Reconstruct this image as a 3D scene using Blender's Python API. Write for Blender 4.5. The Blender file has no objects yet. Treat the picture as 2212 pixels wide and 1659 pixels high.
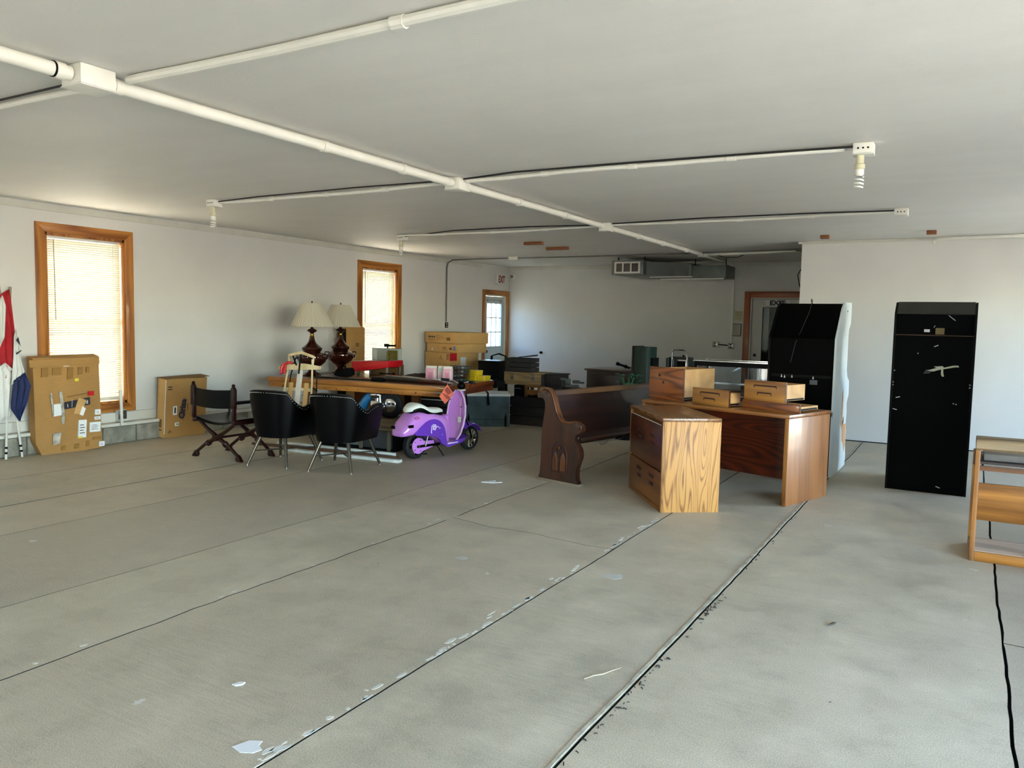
import bpy, bmesh, math, random
from mathutils import Vector, Matrix, noise
random.seed(7)
R = math.radians
SC = bpy.context.scene
COL = SC.collection

# ------------------------------------------------------------------ camera
CH = 1.45
yaw, pitch, roll = R(29.85), R(4.53), R(1.17)
fw = Vector((-math.sin(yaw) * math.cos(pitch), math.cos(yaw) * math.cos(pitch), -math.sin(pitch)))
r0 = Vector((math.cos(yaw), math.sin(yaw), 0)); u0 = r0.cross(fw)
rt = r0 * math.cos(roll) + u0 * math.sin(roll)
up = -r0 * math.sin(roll) + u0 * math.cos(roll)
cd = bpy.data.cameras.new('camera'); cam = bpy.data.objects.new('camera', cd); COL.objects.link(cam)
cam.matrix_world = Matrix((( rt.x, up.x, -fw.x, 0), (rt.y, up.y, -fw.y, 0), (rt.z, up.z, -fw.z, CH), (0, 0, 0, 1)))
cd.sensor_width = 36; cd.lens = 36 * 1707 / 2212; cd.clip_start = 0.05; cd.clip_end = 2000
SC.camera = cam

# ------------------------------------------------------------------ world, sun, exposure
W = bpy.data.worlds.new('sky'); SC.world = W; W.use_nodes = True
nt = W.node_tree; nt.nodes.clear()
sky = nt.nodes.new('ShaderNodeTexSky'); sky.sky_type = 'NISHITA'; sky.sun_disc = False
sky.sun_elevation = R(55); sky.sun_rotation = R(-90); sky.air_density = 1.0; sky.dust_density = 0.6
bg = nt.nodes.new('ShaderNodeBackground'); bg.inputs[1].default_value = 0.7
ow = nt.nodes.new('ShaderNodeOutputWorld')
hs = nt.nodes.new('ShaderNodeHueSaturation'); hs.inputs['Saturation'].default_value = 1.12
nt.links.new(sky.outputs[0], hs.inputs['Color']); nt.links.new(hs.outputs[0], bg.inputs[0]); nt.links.new(bg.outputs[0], ow.inputs[0])
sd = bpy.data.lights.new('sun', 'SUN'); sd.energy = 9.0; sd.angle = R(0.6); sd.color = (1, 0.87, 0.66)
so = bpy.data.objects.new('sun', sd); COL.objects.link(so); so.rotation_euler = (R(-4), R(-36), 0)
def portal(loc, rot, sx, sy):
    l = bpy.data.lights.new('light_portal', 'AREA'); l.shape = 'RECTANGLE'; l.size = sx; l.size_y = sy
    l.cycles.is_portal = True
    o = bpy.data.objects.new('light_portal', l); COL.objects.link(o); o.location = loc; o.rotation_euler = rot
XR = 3.0
portal((XR + .1, 1.25, 1.15), (0, R(90), 0), 2.3, 5.7)
portal((XR + .1, 8.7, 1.07), (0, R(90), 0), 2.15, 2.0)
portal((-8.45, 5.165, 1.35), (0, R(-90), 0), 1.83, .9)
portal((-8.45, 10.095, 1.35), (0, R(-90), 0), 1.83, .9)
portal((-5.5, -3.1, 1.05), (R(90), 0, 0), 1.0, 2.1)
vs = SC.view_settings; SC.display_settings.display_device = 'sRGB'
vs.view_transform = 'Standard'; vs.look = 'None'; vs.gamma = 1; vs.use_curve_mapping = False
vs.exposure = 2.84

# ------------------------------------------------------------------ helpers
def lin(c):
    if isinstance(c, str):
        c = c.lstrip('#'); c = [int(c[i:i + 2], 16) / 255 for i in (0, 2, 4)]
        c = [(x / 12.92 if x <= .04045 else ((x + .055) / 1.055) ** 2.4) for x in c]
    return (c[0], c[1], c[2], 1)

class NT:
    def __init__(s, name):
        s.m = bpy.data.materials.new(name); s.m.use_nodes = True
        s.t = s.m.node_tree; s.b = s.t.nodes['Principled BSDF']; s.out = s.t.nodes['Material Output']
    def n(s, typ, **k):
        o = s.t.nodes.new(typ)
        for a, v in k.items():
            if a.startswith('i_'): o.inputs[a[2:].replace('_', ' ')].default_value = v
            else: setattr(o, a, v)
        return o
    def l(s, a, b): s.t.links.new(a, b)
    def coord(s, scale=(1, 1, 1), rot=(0, 0, 0), which='Object'):
        tc = s.n('ShaderNodeTexCoord'); mp = s.n('ShaderNodeMapping')
        mp.inputs['Scale'].default_value = scale; mp.inputs['Rotation'].default_value = rot
        s.l(tc.outputs[which], mp.inputs[0]); return mp.outputs[0]
    def noise(s, vec, scale, detail=4, rough=.55, dist=0):
        o = s.n('ShaderNodeTexNoise'); o.inputs['Scale'].default_value = scale; o.inputs['Detail'].default_value = detail
        o.inputs['Roughness'].default_value = rough; o.inputs['Distortion'].default_value = dist
        s.l(vec, o.inputs['Vector']); return o.outputs['Fac']
    def ramp(s, fac, stops, interp='LINEAR'):
        o = s.n('ShaderNodeValToRGB'); o.color_ramp.interpolation = interp
        cr = o.color_ramp
        while len(cr.elements) < len(stops): cr.elements.new(0.5)
        for e, (p, c) in zip(cr.elements, stops):
            e.position = p; e.color = lin(c) if not isinstance(c, (int, float)) else (c, c, c, 1)
        s.l(fac, o.inputs[0]); return o.outputs[0]
    def mix(s, fac, a, b, mode='MIX'):
        o = s.n('ShaderNodeMix', data_type='RGBA', blend_type=mode)
        for i, v in ((0, fac), (6, a), (7, b)):
            if isinstance(v, (int, float)): o.inputs[i].default_value = v
            elif isinstance(v, (str, tuple)): o.inputs[i].default_value = lin(v)
            else: s.l(v, o.inputs[i])
        return o.outputs[2]
    def math(s, op, a, b=0):
        o = s.n('ShaderNodeMath', operation=op)
        for i, v in ((0, a), (1, b)):
            if isinstance(v, (int, float)): o.inputs[i].default_value = v
            else: s.l(v, o.inputs[i])
        return o.outputs[0]
    def bump(s, h, strength=.3, dist=.01):
        o = s.n('ShaderNodeBump'); o.inputs['Strength'].default_value = strength; o.inputs['Distance'].default_value = dist
        s.l(h, o.inputs['Height']); s.l(o.outputs[0], s.b.inputs['Normal'])
    def col(s, c):
        if isinstance(c, (str, tuple)): s.b.inputs['Base Color'].default_value = lin(c)
        else: s.l(c, s.b.inputs['Base Color'])
    def rough(s, r, metal=0, spec=None, coat=0):
        if isinstance(r, (int, float)): s.b.inputs['Roughness'].default_value = r
        else: s.l(r, s.b.inputs['Roughness'])
        s.b.inputs['Metallic'].default_value = metal
        if spec is not None: s.b.inputs['Specular IOR Level'].default_value = spec
        s.b.inputs['Coat Weight'].default_value = coat

def plain(name, c, r=.5, metal=0, var=.12, scale=6, bump=0, coat=0, spec=None):
    t = NT(name); v = t.coord(); n = t.noise(v, scale, 5)
    base = lin(c); dk = tuple(x * (1 - var * 1.6) for x in base[:3]); lt = tuple(min(1, x * (1 + var)) for x in base[:3])
    t.col(t.ramp(n, [(.3, dk), (.7, lt)])); t.rough(r, metal, spec, coat)
    if bump: t.bump(t.noise(v, scale * 25, 4), bump, .003)
    return t.m

def wood(name, light, dark, axis='x', freq=14, stretch=.09, dist=3.5, r=.42, cathedral=False, contrast=(.25, .8), coat=0.1):
    # grain runs along `axis` in the part's own space
    t = NT(name); sc = [1, 1, 1]; sc['xyz'.index(axis)] = stretch
    v = t.coord(tuple(sc)); big = t.noise(v, freq * .32, 2, .5)
    if cathedral:
        rings = t.math('FRACT', t.math('MULTIPLY', big, 26.0))
        rings = t.math('ABSOLUTE', t.math('SUBTRACT', rings, .5))
        rings = t.math('MULTIPLY', rings, 2.0)
    else:
        rings = t.math('FRACT', t.math('MULTIPLY', big, 7.0))
        rings = t.math('MULTIPLY', t.math('ABSOLUTE', t.math('SUBTRACT', rings, .5)), 2.0)
    sc2 = [1, 1, 1]; sc2['xyz'.index(axis)] = stretch * .35
    fine = t.noise(t.coord(tuple(sc2)), freq * 9, 4, .7)
    f = t.math('ADD', t.math('MULTIPLY', rings, .55), t.math('MULTIPLY', fine, .5))
    t.col(t.ramp(f, [(contrast[0], dark), (contrast[1], light)]))
    t.rough(r, 0, None, coat); t.bump(fine, .12, .002)
    return t.m

def cardboard(name, c='#a07a48', var=.1):
    t = NT(name); v = t.coord(); n = t.noise(v, 3, 5, .6); f = t.noise(t.coord((1, 1, 30)), 12, 2)
    b = lin(c)
    t.col(t.mix(.12, t.ramp(n, [(.3, tuple(x * (1 - var * 1.5) for x in b[:3])), (.7, tuple(x * (1 + var) for x in b[:3]))]), t.ramp(f, [(.3, '#6b4c26'), (.7, '#c9a06a')])))
    t.rough(.8, 0, .25); t.bump(f, .1, .002); return t.m

# ---- mesh builder
class M:
    def __init__(s): s.bm = bmesh.new()
    def _new(s, fn):
        n0 = len(s.bm.verts); fn(); s.bm.verts.ensure_lookup_table(); s.last = s.bm.verts[n0:]; return s
    def box(s, x0, x1, y0, y1, z0, z1, bev=0, rot=None):
        n0 = len(s.bm.verts)
        vs = [s.bm.verts.new((x, y, z)) for x in (x0, x1) for y in (y0, y1) for z in (z0, z1)]
        fs = [s.bm.faces.new([vs[i] for i in f]) for f in ((0, 1, 3, 2), (4, 6, 7, 5), (0, 4, 5, 1), (2, 3, 7, 6), (0, 2, 6, 4), (1, 5, 7, 3))]
        s.last = vs
        if bev:
            r_ = bmesh.ops.bevel(s.bm, geom=list({e for f in fs for e in f.edges}), offset=bev, segments=2, affect='EDGES', profile=.5)
            s.last = [v for v in set(vs) | set(r_['verts']) if v.is_valid]
        if rot is not None:
            c = Vector(((x0 + x1) / 2, (y0 + y1) / 2, (z0 + z1) / 2))
            for v in s.last: v.co = rot @ (v.co - c) + c
        return s
    def prism(s, poly, axis, a0, a1, bev=0):
        n0 = len(s.bm.verts)
        def P(p, a):
            return {'x': (a, p[0], p[1]), 'y': (p[0], a, p[1]), 'z': (p[0], p[1], a)}[axis]
        A = [s.bm.verts.new(P(p, a0)) for p in poly]; B = [s.bm.verts.new(P(p, a1)) for p in poly]
        fs = [s.bm.faces.new(A), s.bm.faces.new(B[::-1])]
        n = len(poly)
        for i in range(n): fs.append(s.bm.faces.new([A[i], B[i], B[(i + 1) % n], A[(i + 1) % n]]))
        if bev:
            es = list(set(fs[0].edges) | set(fs[1].edges))
            r_ = bmesh.ops.bevel(s.bm, geom=es, offset=bev, segments=2, affect='EDGES', profile=.5)
            s.last = [v for v in set(A + B) | set(r_['verts']) if v.is_valid]
        else: s.last = A + B
        return s
    def tube(s, pts, r, seg=8, closed=False, cap=True):
        n0 = len(s.bm.verts)
        P = [Vector(p) for p in pts]; n = len(P)
        rr = r if isinstance(r, (list, tuple)) else [r] * n
        rings = []; up_ = None
        for i, p in enumerate(P):
            if closed: t = P[(i + 1) % n] - P[i - 1]
            else: t = P[min(i + 1, n - 1)] - P[max(i - 1, 0)]
            t.normalize()
            if up_ is None:
                up_ = Vector((0, 0, 1)) if abs(t.z) < .9 else Vector((1, 0, 0))
            a = t.cross(up_); a.normalize(); b = a.cross(t); b.normalize(); up_ = b
            ring = [s.bm.verts.new(p + (a * math.cos(2 * math.pi * k / seg) + b * math.sin(2 * math.pi * k / seg)) * rr[i]) for k in range(seg)]
            rings.append(ring)
        m = n if closed else n - 1
        for i in range(m):
            A, B = rings[i], rings[(i + 1) % n]
            for k in range(seg): s.bm.faces.new([A[k], A[(k + 1) % seg], B[(k + 1) % seg], B[k]])
        if cap and not closed: s.bm.faces.new(rings[0][::-1]); s.bm.faces.new(rings[-1])
        s.last = [v for r_ in rings for v in r_]; return s
    def cyl(s, p0, p1, r, r1=None, seg=14): return s.tube([p0, p1], [r, r if r1 is None else r1], seg)
    def lathe(s, prof, seg=32, c=(0, 0, 0), pleat=0):
        n0 = len(s.bm.verts); rings = []
        for r, z in prof:
            if r < 1e-5: rings.append([s.bm.verts.new((c[0], c[1], c[2] + z))]); continue
            rings.append([s.bm.verts.new((c[0] + r * (1 + (pleat if k % 2 else -pleat)) * math.cos(2 * math.pi * k / seg), c[1] + r * (1 + (pleat if k % 2 else -pleat)) * math.sin(2 * math.pi * k / seg), c[2] + z)) for k in range(seg)])
        for A, B in zip(rings, rings[1:]):
            for k in range(seg):
                k2 = (k + 1) % seg
                if len(A) == 1 and len(B) == 1: continue
                if len(A) == 1: s.bm.faces.new([A[0], B[k2], B[k]])
                elif len(B) == 1: s.bm.faces.new([A[k], A[k2], B[0]])
                else: s.bm.faces.new([A[k], A[k2], B[k2], B[k]])
        s.last = [v for r_ in rings for v in r_]; return s
    def ball(s, c, r, sub=2, sc=(1, 1, 1)):
        n0 = len(s.bm.verts)
        s.last = list(bmesh.ops.create_icosphere(s.bm, subdivisions=sub, radius=r)['verts'])
        for v in s.last: v.co = Vector((v.co.x * sc[0] + c[0], v.co.y * sc[1] + c[1], v.co.z * sc[2] + c[2]))
        return s
    def loft(s, sections, cap=True):
        n0 = len(s.bm.verts)
        rings = [[s.bm.verts.new(p) for p in sec] for sec in sections]; n = len(rings[0])
        for A, B in zip(rings, rings[1:]):
            for k in range(n): s.bm.faces.new([A[k], A[(k + 1) % n], B[(k + 1) % n], B[k]])
        if cap: s.bm.faces.new(rings[0][::-1]); s.bm.faces.new(rings[-1])
        s.last = [v for r_ in rings for v in r_]; return s
    def xf(s, mat, verts=None):
        for v in (s.last if verts is None else verts): v.co = mat @ v.co
        return s
    def all(s, mat):
        for v in s.bm.verts: v.co = mat @ v.co
        return s
    def obj(s, name, mat=None, parent=None, ang=35):
        bmesh.ops.recalc_face_normals(s.bm, faces=s.bm.faces[:])
        me = bpy.data.meshes.new(name); s.bm.to_mesh(me); s.bm.free()
        for p in me.polygons: p.use_smooth = True
        me.set_sharp_from_angle(angle=R(ang))
        o = bpy.data.objects.new(name, me); COL.objects.link(o)
        if mat: me.materials.append(mat)
        if parent: o.parent = parent
        return o

def BX(name, mat, parent, x0, x1, y0, y1, z0, z1, bev=0): return M().box(x0, x1, y0, y1, z0, z1, bev).obj(name, mat, parent)
def T3(x, y, z): return Matrix.Translation((x, y, z))
def RM(a, ax): return Matrix.Rotation(R(a), 4, ax)

def thing(name, label, cat, loc=(0, 0, 0), rz=0, group=None, rx=0, ry=0):
    o = bpy.data.objects.new(name, None); COL.objects.link(o); o.empty_display_size = .1
    o.location = loc; o.rotation_euler = (R(rx), R(ry), R(rz)); o['label'] = label; o['category'] = cat
    if group: o['group'] = group
    return o
def tag(o, label, cat, group=None):
    o['label'] = label; o['category'] = cat
    if group: o['group'] = group
    return o
def place(o, loc, rz=0): o.location = loc; o.rotation_euler = (0, 0, R(rz)); return o
def struct(o): o['kind'] = 'structure'; return o
def lab(o, l): o['label'] = l; return o
def copy_tree(o, parent=None):
    c = o.copy(); COL.objects.link(c); c.parent = parent
    for ch in [x for x in KIDS.get(o.name, list(o.children))]: copy_tree(ch, c)
    return c
KIDS = {}
def text(s, size, mat, name, parent, mtx, ext=.0015, bold=0.0, sx=1):
    cu = bpy.data.curves.new('txt', 'FONT'); cu.body = s; cu.size = size; cu.extrude = ext; cu.offset = bold
    cu.align_x = 'CENTER'; cu.align_y = 'CENTER'; cu.resolution_u = 3
    ob = bpy.data.objects.new('txt', cu); COL.objects.link(ob)
    dg = bpy.context.evaluated_depsgraph_get(); dg.update()
    me = bpy.data.meshes.new_from_object(ob.evaluated_get(dg)); bpy.data.objects.remove(ob)
    me.transform(mtx @ Matrix.Diagonal((sx, 1, 1, 1))); me.materials.clear(); me.materials.append(mat)
    o = bpy.data.objects.new(name, me); COL.objects.link(o); o.parent = parent
    return o
# orientation: text readable when looking along +Y (face normal -Y)
FACE_NY = Matrix(((1, 0, 0, 0), (0, 0, -1, 0), (0, 1, 0, 0), (0, 0, 0, 1)))
# readable when looking along -X (normal +X): text x -> +Y, text y -> +Z
FACE_PX = Matrix(((0, 0, 1, 0), (1, 0, 0, 0), (0, 1, 0, 0), (0, 0, 0, 1)))

# ------------------------------------------------------------------ materials
def wallmat(name, c, bump=.25):
    t = NT(name); v = t.coord(); n = t.noise(v, 1.1, 4, .6)
    b = lin(c); t.col(t.ramp(n, [(.25, tuple(x * .93 for x in b[:3])), (.75, tuple(min(1, x * 1.03) for x in b[:3]))]))
    t.rough(.62, 0, .35); t.bump(t.noise(v, 70, 5, .6), bump, .004); return t.m
m_wall = wallmat('painted_wall', '#d2d0ca')
def ceilmat():
    t = NT('ceiling_paint'); v = t.coord(); n = t.noise(v, .7, 5, .6)
    streak = t.noise(t.coord((.5, 2.2, 1)), 1.3, 5, .65)
    t.col(t.mix(.25, t.ramp(n, [(.3, '#dad6cf'), (.7, '#e4e1da')]), t.ramp(streak, [(.35, '#d6d1c9'), (.65, '#e6e3dc')])))
    t.rough(.6, 0, .3); h = t.math('ADD', t.noise(v, 55, 5, .65), t.math('MULTIPLY', t.noise(v, 3, 4), 2.0)); t.bump(h, .3, .006); return t.m
m_ceil = ceilmat()
def concrete(name, base='#9b9a92', speck=.5, dark=.0):
    t = NT(name); v = t.coord(which='Object'); big = t.noise(v, .55, 6, .62); mid = t.noise(v, 3.5, 6, .68)
    fine = t.noise(v, 190, 4, .8); b = lin(base)
    sc = lambda k: tuple(x * k for x in b[:3])
    c = t.ramp(big, [(.42, sc(.66)), (.5, sc(1.0)), (.58, sc(1.2))])
    c = t.mix(.5, c, t.ramp(mid, [(.40, sc(.5)), (.48, sc(.95)), (.54, sc(1.05)), (.64, sc(1.5))]))
    c = t.mix(speck, c, t.ramp(fine, [(.38, sc(.4)), (.5, sc(1.0)), (.62, sc(1.7))]))
    scr = t.noise(t.coord((2.0, 24, 1), (0, 0, R(6))), 2.5, 6, .75)
    c = t.mix(t.math('MULTIPLY', t.ramp(t.noise(v, .9, 3), [(.45, 0.0), (.6, 1.0)]), .16), c, t.ramp(scr, [(.4, sc(.6)), (.5, sc(1)), (.6, sc(1.4))]))
    # flecks of old paint and dark pits
    vo = t.n('ShaderNodeTexVoronoi'); vo.inputs['Scale'].default_value = 3.3; vo.inputs['Randomness'].default_value = 1
    dv = t.n('ShaderNodeVectorMath', operation='ADD'); nz = t.n('ShaderNodeTexNoise'); nz.inputs['Scale'].default_value = 22
    t.l(v, nz.inputs['Vector']); sv = t.n('ShaderNodeVectorMath', operation='SCALE'); sv.inputs['Scale'].default_value = .09
    t.l(nz.outputs['Color'], sv.inputs[0]); t.l(v, dv.inputs[0]); t.l(sv.outputs[0], dv.inputs[1]); t.l(dv.outputs[0], vo.inputs['Vector'])
    pf = t.math('MULTIPLY', t.math('LESS_THAN', vo.outputs['Distance'], .075), t.math('GREATER_THAN', t.noise(v, 1.7, 2), .56))
    c = t.mix(t.math('MULTIPLY', pf, .75), c, '#cfcdc4')
    v2 = t.n('ShaderNodeTexVoronoi'); v2.inputs['Scale'].default_value = 9; t.l(dv.outputs[0], v2.inputs['Vector'])
    df = t.math('MULTIPLY', t.math('LESS_THAN', v2.outputs['Distance'], .05), t.math('GREATER_THAN', t.noise(v, 2.1, 2), .58))
    c = t.mix(t.math('MULTIPLY', df, .7), c, '#4a4842')
    t.col(c); t.rough(t.ramp(mid, [(.3, .42), (.7, .66)]), 0, .45)
    t.bump(t.math('ADD', fine, t.math('MULTIPLY', mid, 1.5)), .10, .002); return t.m
m_conc = [concrete('concrete_slab_a', '#b0a48d', .5), concrete('concrete_slab_b', '#b2a790', .45), concrete('concrete_slab_c', '#b7ab93', .5), concrete('concrete_slab_d', '#a99e89', .6)]
m_joint = plain('joint_dirt', '#0d0c0a', .95)
m_caulk = plain('joint_filler_grey', '#b3aa95', .95, bump=.6, var=.3, scale=9, spec=.1)
m_oakframe = wood('orange_oak_trim', '#b5762f', '#7d4413', 'z', 12, .08)
m_oakframeh = wood('orange_oak_trim_h', '#b5762f', '#7d4413', 'y', 12, .08)
m_oakframex = wood('red_oak_trim_h', '#9a4f20', '#66300f', 'x', 12, .08)
m_oakframez = wood('red_oak_trim_v', '#9a4f20', '#66300f', 'z', 12, .08)
def dirty_sides(o):
    o.data.materials.append(m_joint)
    for p in o.data.polygons:
        if abs(p.normal.z) < .5: p.material_index = 1
m_block = plain('concrete_block', '#8a8678', .9, var=.25, scale=9, bump=.8)
m_white = plain('white_paint', '#d8d6cd', .45, var=.04)
m_whitetrim = plain('white_trim_paint', '#c9c6ba', .55, var=.05, scale=5, bump=.08)
m_pipe = plain('painted_conduit', '#e2dfd4', .4, var=.04)
m_black = plain('black_paint', '#020202', .45, var=.2, bump=.1, spec=.12)
m_blackmatte = plain('black_matte', '#040404', .75, var=.2, spec=.15)
m_wire = plain('black_wire', '#141312', .6)
m_chrome = plain('chrome', '#d8d8d8', .12, 1, var=.05)
m_steel = plain('brushed_steel', '#8f8d88', .35, 1, var=.1)
m_ink = plain('printed_ink', '#1a1722', .6)
m_paper = plain('paper_label', '#dcdcd8', .7, var=.03)
m_card = cardboard('cardboard', '#a17843')
m_cardl = cardboard('cardboard_pale', '#c79d62')
m_cardd = cardboard('cardboard_dark', '#6d4e28')
m_tape = plain('packing_tape', '#8d6731', .3, var=.08, coat=.3)
m_red = plain('red_plastic', '#b8141c', .35, var=.08)

def glass(name, tint=(.95, .98, 1, 1), r=.02):
    t = NT(name); g = t.n('ShaderNodeBsdfGlossy'); g.inputs['Roughness'].default_value = r
    tr = t.n('ShaderNodeBsdfTransparent'); tr.inputs[0].default_value = tint
    mx = t.n('ShaderNodeMixShader'); fr = t.n('ShaderNodeLayerWeight'); fr.inputs[0].default_value = .5
    t.l(t.math('ADD', t.math('MULTIPLY', t.math('POWER', fr.outputs['Facing'], 5.0), .6), .03), mx.inputs[0]); t.l(tr.outputs[0], mx.inputs[1]); t.l(g.outputs[0], mx.inputs[2]); t.l(mx.outputs[0], t.out.inputs[0])
    return t.m
m_glass = glass('window_glass')
m_dglass = glass('door_glass', (.5, .56, .62, 1))
m_clear = glass('clear_plastic', (.8, .83, .8, 1), .15)
def slatmat():
    t = NT('blind_slat'); d = t.n('ShaderNodeBsdfDiffuse'); d.inputs[0].default_value = lin('#d6cfba')
    tl = t.n('ShaderNodeBsdfTranslucent'); tl.inputs[0].default_value = lin('#f0e3bd')
    mx = t.n('ShaderNodeMixShader'); mx.inputs[0].default_value = .08
    t.l(d.outputs[0], mx.inputs[1]); t.l(tl.outputs[0], mx.inputs[2]); t.l(mx.outputs[0], t.out.inputs[0]); return t.m
m_slat = slatmat()

# ------------------------------------------------------------------ setting: shell
ZC = 2.57; WX = -8.3; YF = 14.25; YR = 10.97; XC = -1.95; YB = -3.0
g = struct(BX('ground', plain('outdoor_gravel', '#cdbd9f', .9, var=.15, scale=3), None, -700, 700, -700, 700, -.4, -.16)); g['label'] = 'pale gravel ground outside the building'

fl = struct(BX('floor', m_joint, None, WX - .2, XR + .2, YB - .2, YF + .2, -.15, -.03)); fl['label'] = 'joint bed under the concrete floor slabs'
def jag(x, y0, y1, amp, step=.11, seed=0):
    n = int((y1 - y0) / step); out = []
    for i in range(n + 1):
        y = y0 + (y1 - y0) * i / n
        a = amp * (noise.noise(Vector((y * 1.3, seed, 0))) * 1.6 + noise.noise(Vector((y * 9, seed + 7, 0))) * .6)
        out.append((x + a, y))
    return out
JX = [WX, -7.14, -6.14, -5.34, -4.02, -3.22, -1.90, -1.085, .22, 1.6, XR]
GAP = [.002, .006, .012, .005, .005, .008, .008, .010, .013, .008, .002]
AMP = [0, .006, .006, .006, .007, .022, .006, .006, .010, .004, 0]
def slab(L, Rr, m):
    poly = L + Rr[::-1]
    o = M().prism(poly, 'z', -.03, 0).obj('slab', m, fl); return o
y0, y1 = YB - .1, YF + .1
for i in range(len(JX) - 1):
    gl, gr = GAP[i] / 2, GAP[i + 1] / 2
    cuts = [(y0, y1)]
    if i == 5: cuts = [(y0, 4.70), (4.70, y1)]
    if i == 8: cuts = [(y0, 4.26), (4.26, y1)]
    for ci, (a, b) in enumerate(cuts):
        Lp = [(x + gl, y) for x, y in jag(JX[i], y0, y1, AMP[i], seed=i * 3.1) if a - .001 <= y <= b]
        Rp = [(x - gr, y) for x, y in jag(JX[i + 1], y0, y1, AMP[i + 1], seed=(i + 1) * 3.1) if a - .001 <= y <= b]
        if len(cuts) > 1:
            xl, xr = JX[i] + gl, JX[i + 1] - gr
            cr = []
            for k in range(0, 15):
                tt = k / 14; x = xl + (xr - xl) * tt
                cr.append((x, (4.74 if i == 5 else 4.26) - (.09 * tt if i == 5 else 0) + .05 * noise.noise(Vector((x * 3, i, 0))) + (.03 if i == 5 else .01) * noise.noise(Vector((x * 14, i, 1)))))
            g2 = .0025 if i == 5 else .004
            if ci == 0:
                Lp = [p for p in Lp if p[1] < cr[0][1] - .06]; Rp = [p for p in Rp if p[1] < cr[-1][1] - .06]
                poly = Lp + [(p[0], p[1] - g2) for p in cr] + Rp[::-1]
            else:
                Lp = [p for p in Lp if p[1] > cr[0][1] + .06]; Rp = [p for p in Rp if p[1] > cr[-1][1] + .06]
                poly = [(p[0], p[1] + g2) for p in cr][::-1] + Lp + Rp[::-1]
        else: poly = Lp + Rp[::-1]
        sl_ = M().prism(poly, 'z', -.03, 0).obj('slab', m_conc[(0, 1, 0, 3, 1, 0, 1, 2, 3, 2)[i]], fl); dirty_sides(sl_)
fil = M()
fl_l = []; fl_r = []
for x, y in jag(-1.085, y0, YR - .02, .006, .05, seed=7 * 3.1):
    w = .010 + .008 * noise.noise(Vector((y * 3, 2, 0))) + .006 * noise.noise(Vector((y * 17, 5, 0)))
    fl_l.append((x - .014 - w, y)); fl_r.append((x - .009 + .003 * noise.noise(Vector((y * 9, 8, 0))), y))
fil.prism(fl_l + fl_r[::-1], 'z', -.01, .0035)
lab(fil.obj('joint_filler', m_caulk, fl), 'pale raised bead of filler along the joint')

random.seed(11)
ch = M()
for k in range(110):
    y = random.uniform(1.2, 5.7) if k < 90 else random.uniform(1.5, 9)
    x = (-1.912 if k < 90 else -3.24) - abs(random.gauss(0, .022)) ; w = random.uniform(.004, .018); l = random.uniform(.006, .05)
    a = [(x + w * random.uniform(.6, 1) * math.cos(q), y + l * random.uniform(.6, 1) * math.sin(q)) for q in (0, 1.05, 2.1, 3.14, 4.2, 5.2)]
    ch.prism(a, 'z', 0, .0012)
o = ch.obj('spalled_edge', plain('spalled_concrete', '#c9c5b8', .9, bump=.5), fl); o['kind'] = 'stuff'
db_ = M()
for k in range(90):
    y = random.choice((random.gauss(2.75, .25), random.gauss(3.9, .15), random.uniform(1.6, 6.4))); x = -1.07 + abs(random.gauss(0, .012)); s_ = random.uniform(.003, .008); q = random.uniform(0, 3)
    db_.tube([(x, y, .003), (x + s_ * math.cos(q), y + s_ * math.sin(q), .006), (x + 2.5 * s_ * math.cos(q), y + 2.5 * s_ * math.sin(q), .003)], s_ * .35, 5)
o = db_.obj('joint_debris', plain('dark_debris', '#2e2a24', .95), fl); o['kind'] = 'stuff'
ce = struct(BX('ceiling', m_ceil, None, WX - .2, XR + .2, YB - .2, YF + .2, ZC, ZC + .12))
# left wall with two windows and a door, real openings
WT = .16
def holes_wall(name, along, a0, a1, t0, t1, holes, mat):
    """wall running along an axis from a0 to a1; holes = [(h0,h1,z0,z1)] sorted"""
    m = M()
    def bx(p, q, z0, z1):
        if q - p < 1e-4 or z1 - z0 < 1e-4: return
        if along == 'y': m.box(t0, t1, p, q, z0, z1)
        else: m.box(p, q, t0, t1, z0, z1)
    cur = a0
    for h0, h1, z0, z1 in holes:
        bx(cur, h0, -.15, ZC); bx(h0, h1, -.15, z0); bx(h0, h1, z1, ZC); cur = h1
    bx(cur, a1, -.15, ZC)
    return struct(m.obj(name, mat))
W1 = (4.72, 5.61, .44, 2.27); W2 = (9.65, 10.54, .44, 2.26); D1 = (13.31, 14.16, -.15, 1.98)
holes_wall('wall_left', 'y', YB, YF, WX - WT, WX, [W1, W2, D1], m_wall)
D2 = (-3.36, -2.45, -.15, 1.96)
holes_wall('wall_far', 'x', WX - WT, XR + WT, YF, YF + WT, [D2], m_wall)
struct(M().box(XC, XR, YR, YR + WT, -.1, ZC).box(XC, XC + .14, YR + WT, YF, -.1, ZC).obj('wall_partition', m_wall))
holes_wall('wall_right', 'y', YB, YF, XR, XR + .2, [(-1.6, 4.1, -.15, 2.3), (7.7, 9.7, -.15, 2.15)], m_wall)
holes_wall('wall_back', 'x', WX - WT, XR + WT, YB - WT, YB, [(-6.0, -5.0, -.15, 2.1)], m_wall)
# dark thin gap line at the foot of the partition
struct(BX('gap_line_partition', m_joint, None, XC, XR - .01, YR - .006, YR, 0, .012))
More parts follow.
